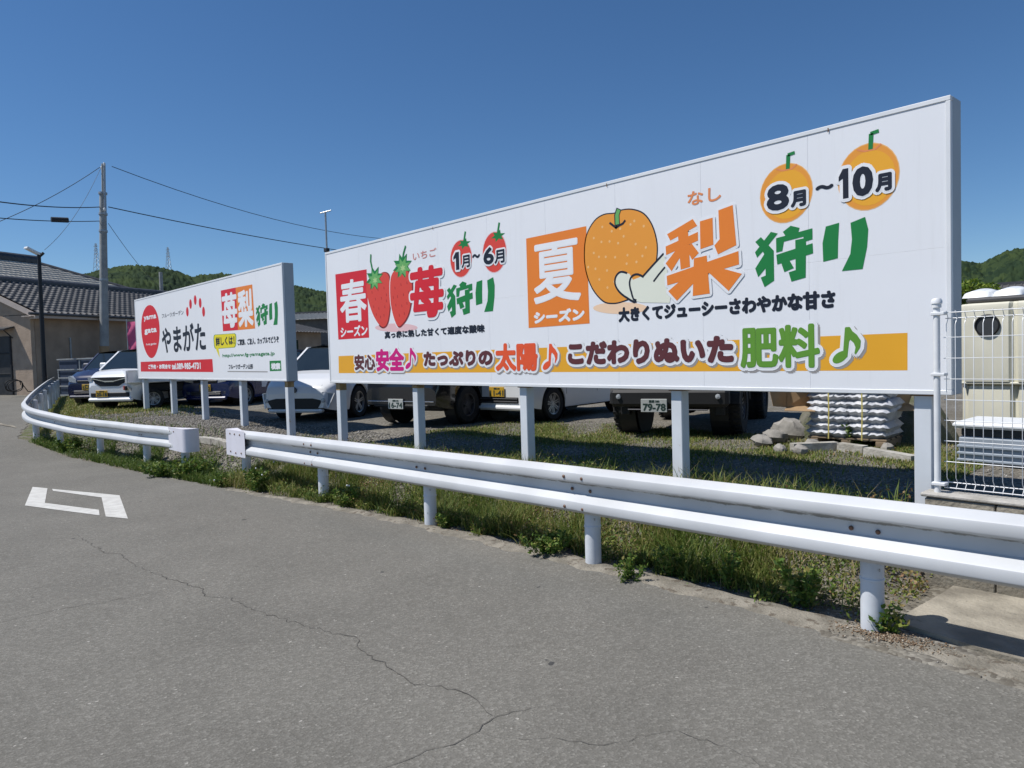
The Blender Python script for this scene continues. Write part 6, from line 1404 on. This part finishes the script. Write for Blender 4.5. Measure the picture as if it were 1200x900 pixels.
# lot grass: left lawn, strips before the cars
def d3(x, yy, y): return (y > .25) * (yy < 6.3) * (.35 + .65 * clump(x, yy, 1.1)) * np.where(x > -18.5, .15, 1)
P3_ = scatter(85000, -30, -16.5, d3)
blades(P3_, .03 + .08 * RNG.beta(2, 3, len(P3_)), .02, np.clip(RNG.normal(.68, .2, len(P3_)), 0, 1), 'lot_grass', 'short yellowish lawn behind the bending guard rail')
def d4(x, yy, y): return (yy > 5.35) * (yy < 8.8) * (.10 + .9 * clump(x + 2, yy, 1.4) ** 1.3) * np.clip((x + 9.3) * 1.2, 0, 1) * np.clip((8.8 - yy), .0, 1) * np.where(yy < 6.5, .4, 1)
P4_ = scatter(230000, -9.4, -1.9, d4)
blades(P4_, .015 + .05 * RNG.beta(2, 3, len(P4_)), .009, np.clip(RNG.normal(.62, .2, len(P4_)), 0, 1), 'lot_grass', 'patchy low grass in the lot between billboard and parked cars')

# small broad leaves of mixed weeds and dead leaves among the grass
def ground_cover(n, x0, x1, dens, h, ls, label, mu=.5):
    P_ = scatter(n, x0, x1, dens); P_[:, 2] += h * RNG.beta(1.2, 2.2, len(P_)) * (.4 + clump(P_[:, 0] + 5, P_[:, 1], 1.9)); nn = len(P_)
    o = leaf_cloud(P_, RNG, ls, 'verge_weeds', 'cover_leaves', None, .6, np.clip(RNG.normal(mu, .22, nn) + .3 * (clump(P_[:, 0] + 9, P_[:, 1] + 2, 1.1) - .4), 0, 1)); return tag(o, label, kind='stuff')
ground_cover(300000, -10.3, -1.6, lambda x, yy, y: np.clip((y - np.interp(x, [-8, -5, -3], [.06, .13, .18]) - .07 * np.sin(x * 9) - .05 * np.sin(x * 23 + 1)) / .15, 0, 1) * (.3 + .7 * clump(x + 1, yy + 2, 2.6)) * np.clip(1.35 - y * .7, .1, 1) * (y < 1.6), .15, .023, 'low mixed weeds and dead leaves under the long guard rail', .62)
ground_cover(60000, -18, -9.8, lambda x, yy, y: (y > .02) * (y < .85) * (.4 + .6 * clump(x, yy)), .20, .028, 'low leafy weeds along the foot of the bending guard rail', .35)
ground_cover(50000, -9.4, -1.9, lambda x, yy, y: (yy > 5.35) * (yy < 8.6) * clump(x + 2, yy, 1.4) * np.clip((x + 9.3) * 1.2, 0, 1) * .7, .03, .022, 'low trodden weeds in the lot', .55)
# taller dry stalks
Pt = scatter(9000, -10.2, -1.8, lambda x, yy, y: (y > .2) * (y < 1.3) * clump(x, yy, 1.3)); blades(Pt, .12 + .2 * RNG.uniform(0, 1, len(Pt)), .004, np.clip(RNG.normal(.85, .12, len(Pt)), 0, 1), 'dry_stalks', 'dry pale grass stalks sticking up under the long rail', .5)

# loose stones
def stones(P_, r0, r1, name, m, label):
    n = len(P_); rg = RNG; base = np.array([(1, 0, 0), (-1, 0, 0), (0, 1, 0), (0, -1, 0), (0, 0, 1), (0, 0, -1)], float); T_ = np.array([(0, 2, 4), (2, 1, 4), (1, 3, 4), (3, 0, 4), (2, 0, 5), (1, 2, 5), (3, 1, 5), (0, 3, 5)])
    s_ = (r0 + (r1 - r0) * rg.beta(1.3, 4, n))[:, None, None]; ang = rg.uniform(0, 6.28, n); c, s = np.cos(ang), np.sin(ang); V = base[None] * rg.uniform(.6, 1.25, (n, 6, 3)) * s_ * np.array([1, 1, .65])
    X_ = V[..., 0] * c[:, None] - V[..., 1] * s[:, None]; Y_ = V[..., 0] * s[:, None] + V[..., 1] * c[:, None]; V = np.stack([X_, Y_, V[..., 2]], -1) + rg.uniform(-.15, .15, (n, 6, 3)) * s_ + P_[:, None, :] + np.array([0, 0, 1]) * s_ * .25
    F = (np.arange(n)[:, None, None] * 6 + T_[None]).reshape(-1, 3); return tag(mesh_np(name, V.reshape(-1, 3), F, m, tint=np.repeat(rg.beta(2, 2.2, n), 6)), label, kind='stuff')
Pg = scatter(60000, -20, -9.2, lambda x, yy, y: (y > .35) * (yy < 6.2) * np.where(y > .7, 1, .5) * np.clip((-x - 9.2) * 1.0, .0, 1))
stones(Pg, .008, .035, 'gravel', 'gravel_stones', 'grey brown gravel on the bank below the billboards')
Pg = scatter(60000, -9.6, -1.65, lambda x, yy, y: (y > .10) * (yy < 9) * .55)
stones(Pg, .004, .020, 'gravel', 'gravel_stones', 'small loose stones on the bank and lot behind the long rail')
Pg = scatter(26000, -12, 2, lambda x, yy, y: (y > -.08) * (y < .34) * (.25 + .75 * clump(x, yy, 3)) * np.where(x > -1.5, .25, 1))
stones(Pg, .002, .011, 'gravel', 'gravel_stones', 'fine grit along the asphalt edge')
Pg = scatter(16000, -12, -.6, lambda x, yy, y: (y > -.04) * (y < .30) * (.1 + .9 * clump(x + 4, yy, 2.6) ** 2))
o_ = stones(Pg, .003, .014, 'plant_litter', 'debris_bits', 'dry brown plant litter along the asphalt edge')
# extra litter at the nearest post
x = RNG.normal(-1.52, .13, 700); y = RNG.normal(4.02, .05, 700); stones(np.stack([x, y, ground_z(x, np.maximum(y, edge_y(x) + .06)) + .008], 1), .003, .013, 'plant_litter', 'debris_bits', 'reddish plant litter at the foot of the nearest rail post')

# leafy weeds that stand out
def weed(loc, h, spread_, n, label, seed, ls=.045, up=.5, flowers=0, grp=None):
    rg = np.random.default_rng(seed); t = thing('weed', label, 'weed', loc, 0, grp); b = MB(); ns = max(4, int(n / 55)); P_ = []
    for k in range(ns):
        a = rg.uniform(0, 6.28); r_ = spread_ * rg.uniform(.1, 1); hh = h * rg.uniform(.5, 1); tip = (r_ * math.cos(a), r_ * math.sin(a), hh); mid = (tip[0] * .75, tip[1] * .75, hh * .55); b.tube([(tip[0] * .4, tip[1] * .4, -.02), mid, tip], .0016, 4)
        for q in range(int(n / ns)):
            u = rg.uniform(0, 1); p0 = np.array([tip[0] * .4, tip[1] * .4, 0]) * (1 - u * 2) + np.array(mid) * u * 2 if u < .5 else np.array(mid) + (np.array(tip) - np.array(mid)) * (u - .5) * 2; P_.append(p0 + rg.normal(size=3) * ls * .45)
    b.build('stems', 'ink_grass', t)['kind'] = 'stuff'; o = leaf_cloud(np.array(P_), rg, ls, 'leaves', 'weed_leaves', t, up); o['kind'] = 'stuff'
    if flowers:
        f = MB()
        for k in range(flowers): a = rg.uniform(0, 6.28); r_ = spread_ * rg.uniform(0, 1); f.ball((r_ * math.cos(a), r_ * math.sin(a), h * rg.uniform(.7, 1.15)), .011, 8)
        o = f.build('flowers', 'tank_lid', t, smooth=60); o['kind'] = 'stuff'
    return t
def wl_(px, lift, *a, **k):
    z = gnear(px[0], max(px[1], float(edge_y(px[0])) + .06)); weed((px[0], px[1], z + lift), *a, **k)
wl_((-1.541, 4.0856), 0, .13, .07, 260, 'small bright weed at the right foot of the nearest rail post', 1, .034)
wl_((-3.2074, 3.9396), 0, .17, .20, 520, 'spreading low weed right of the second nearest rail post', 2, .024)
wl_((-3.0107, 4.2161), .02, .22, .20, 480, 'dark green weed in the rail shadow between the two nearest posts', 3, .026)
wl_((-2.6286, 4.252), .02, .24, .18, 420, 'tall bright green weed before the slab, right of two others', 4, .028)
wl_((-5.5249, 4.1403), 0, .14, .16, 420, 'yellow green low weed right of the third rail post', 5, .03)
wl_((-7.2951, 4.1038), 0, .24, .24, 700, 'bushy weed with a white flower right of the fourth rail post', 6, .036, flowers=3)
wl_((-9.2143, 3.8907), 0, .33, .26, 900, 'dark bushy weed just right of the square end cap post', 7, .040, flowers=3)
wl_((-11.2934, 3.7312), 0, .30, .34, 1600, 'large green bush under the rounded end cap', 8, .045)
wl_((-11.8667, 3.4819), 0, .24, .30, 1200, 'green weed clump left of the rounded end cap', 9, .042)
wl_((-10.1477, 3.7684), 0, .15, .26, 800, 'low spreading weed in the gap between the guard rails', 10, .036, flowers=2)
wl_((-16.6225, 3.2325), 0, .28, .35, 900, 'dark green weed under the bend of the left rail', 11, .05)
wl_((-4.1214, 4.0556), .02, .18, .22, 700, 'weed patch left of the second nearest rail post', 12, .034)
wl_((-2.1082, 4.2699), .02, .20, .2, 600, 'green weed behind the rail left of the nearest post', 13, .036)
for i, (c_, lb) in enumerate((((-3.2924, 7.8561), 'thin weed before the right half of the bags'), ((-3.1964, 9.0221), 'brownish weed on the soil heap beside the post'), ((-3.3042, 8.3747), 'tall thin weed at the right corner of the bags'))):
    weed((*c_, .47), .35, .16, 260, lb, 30 + i, .04)
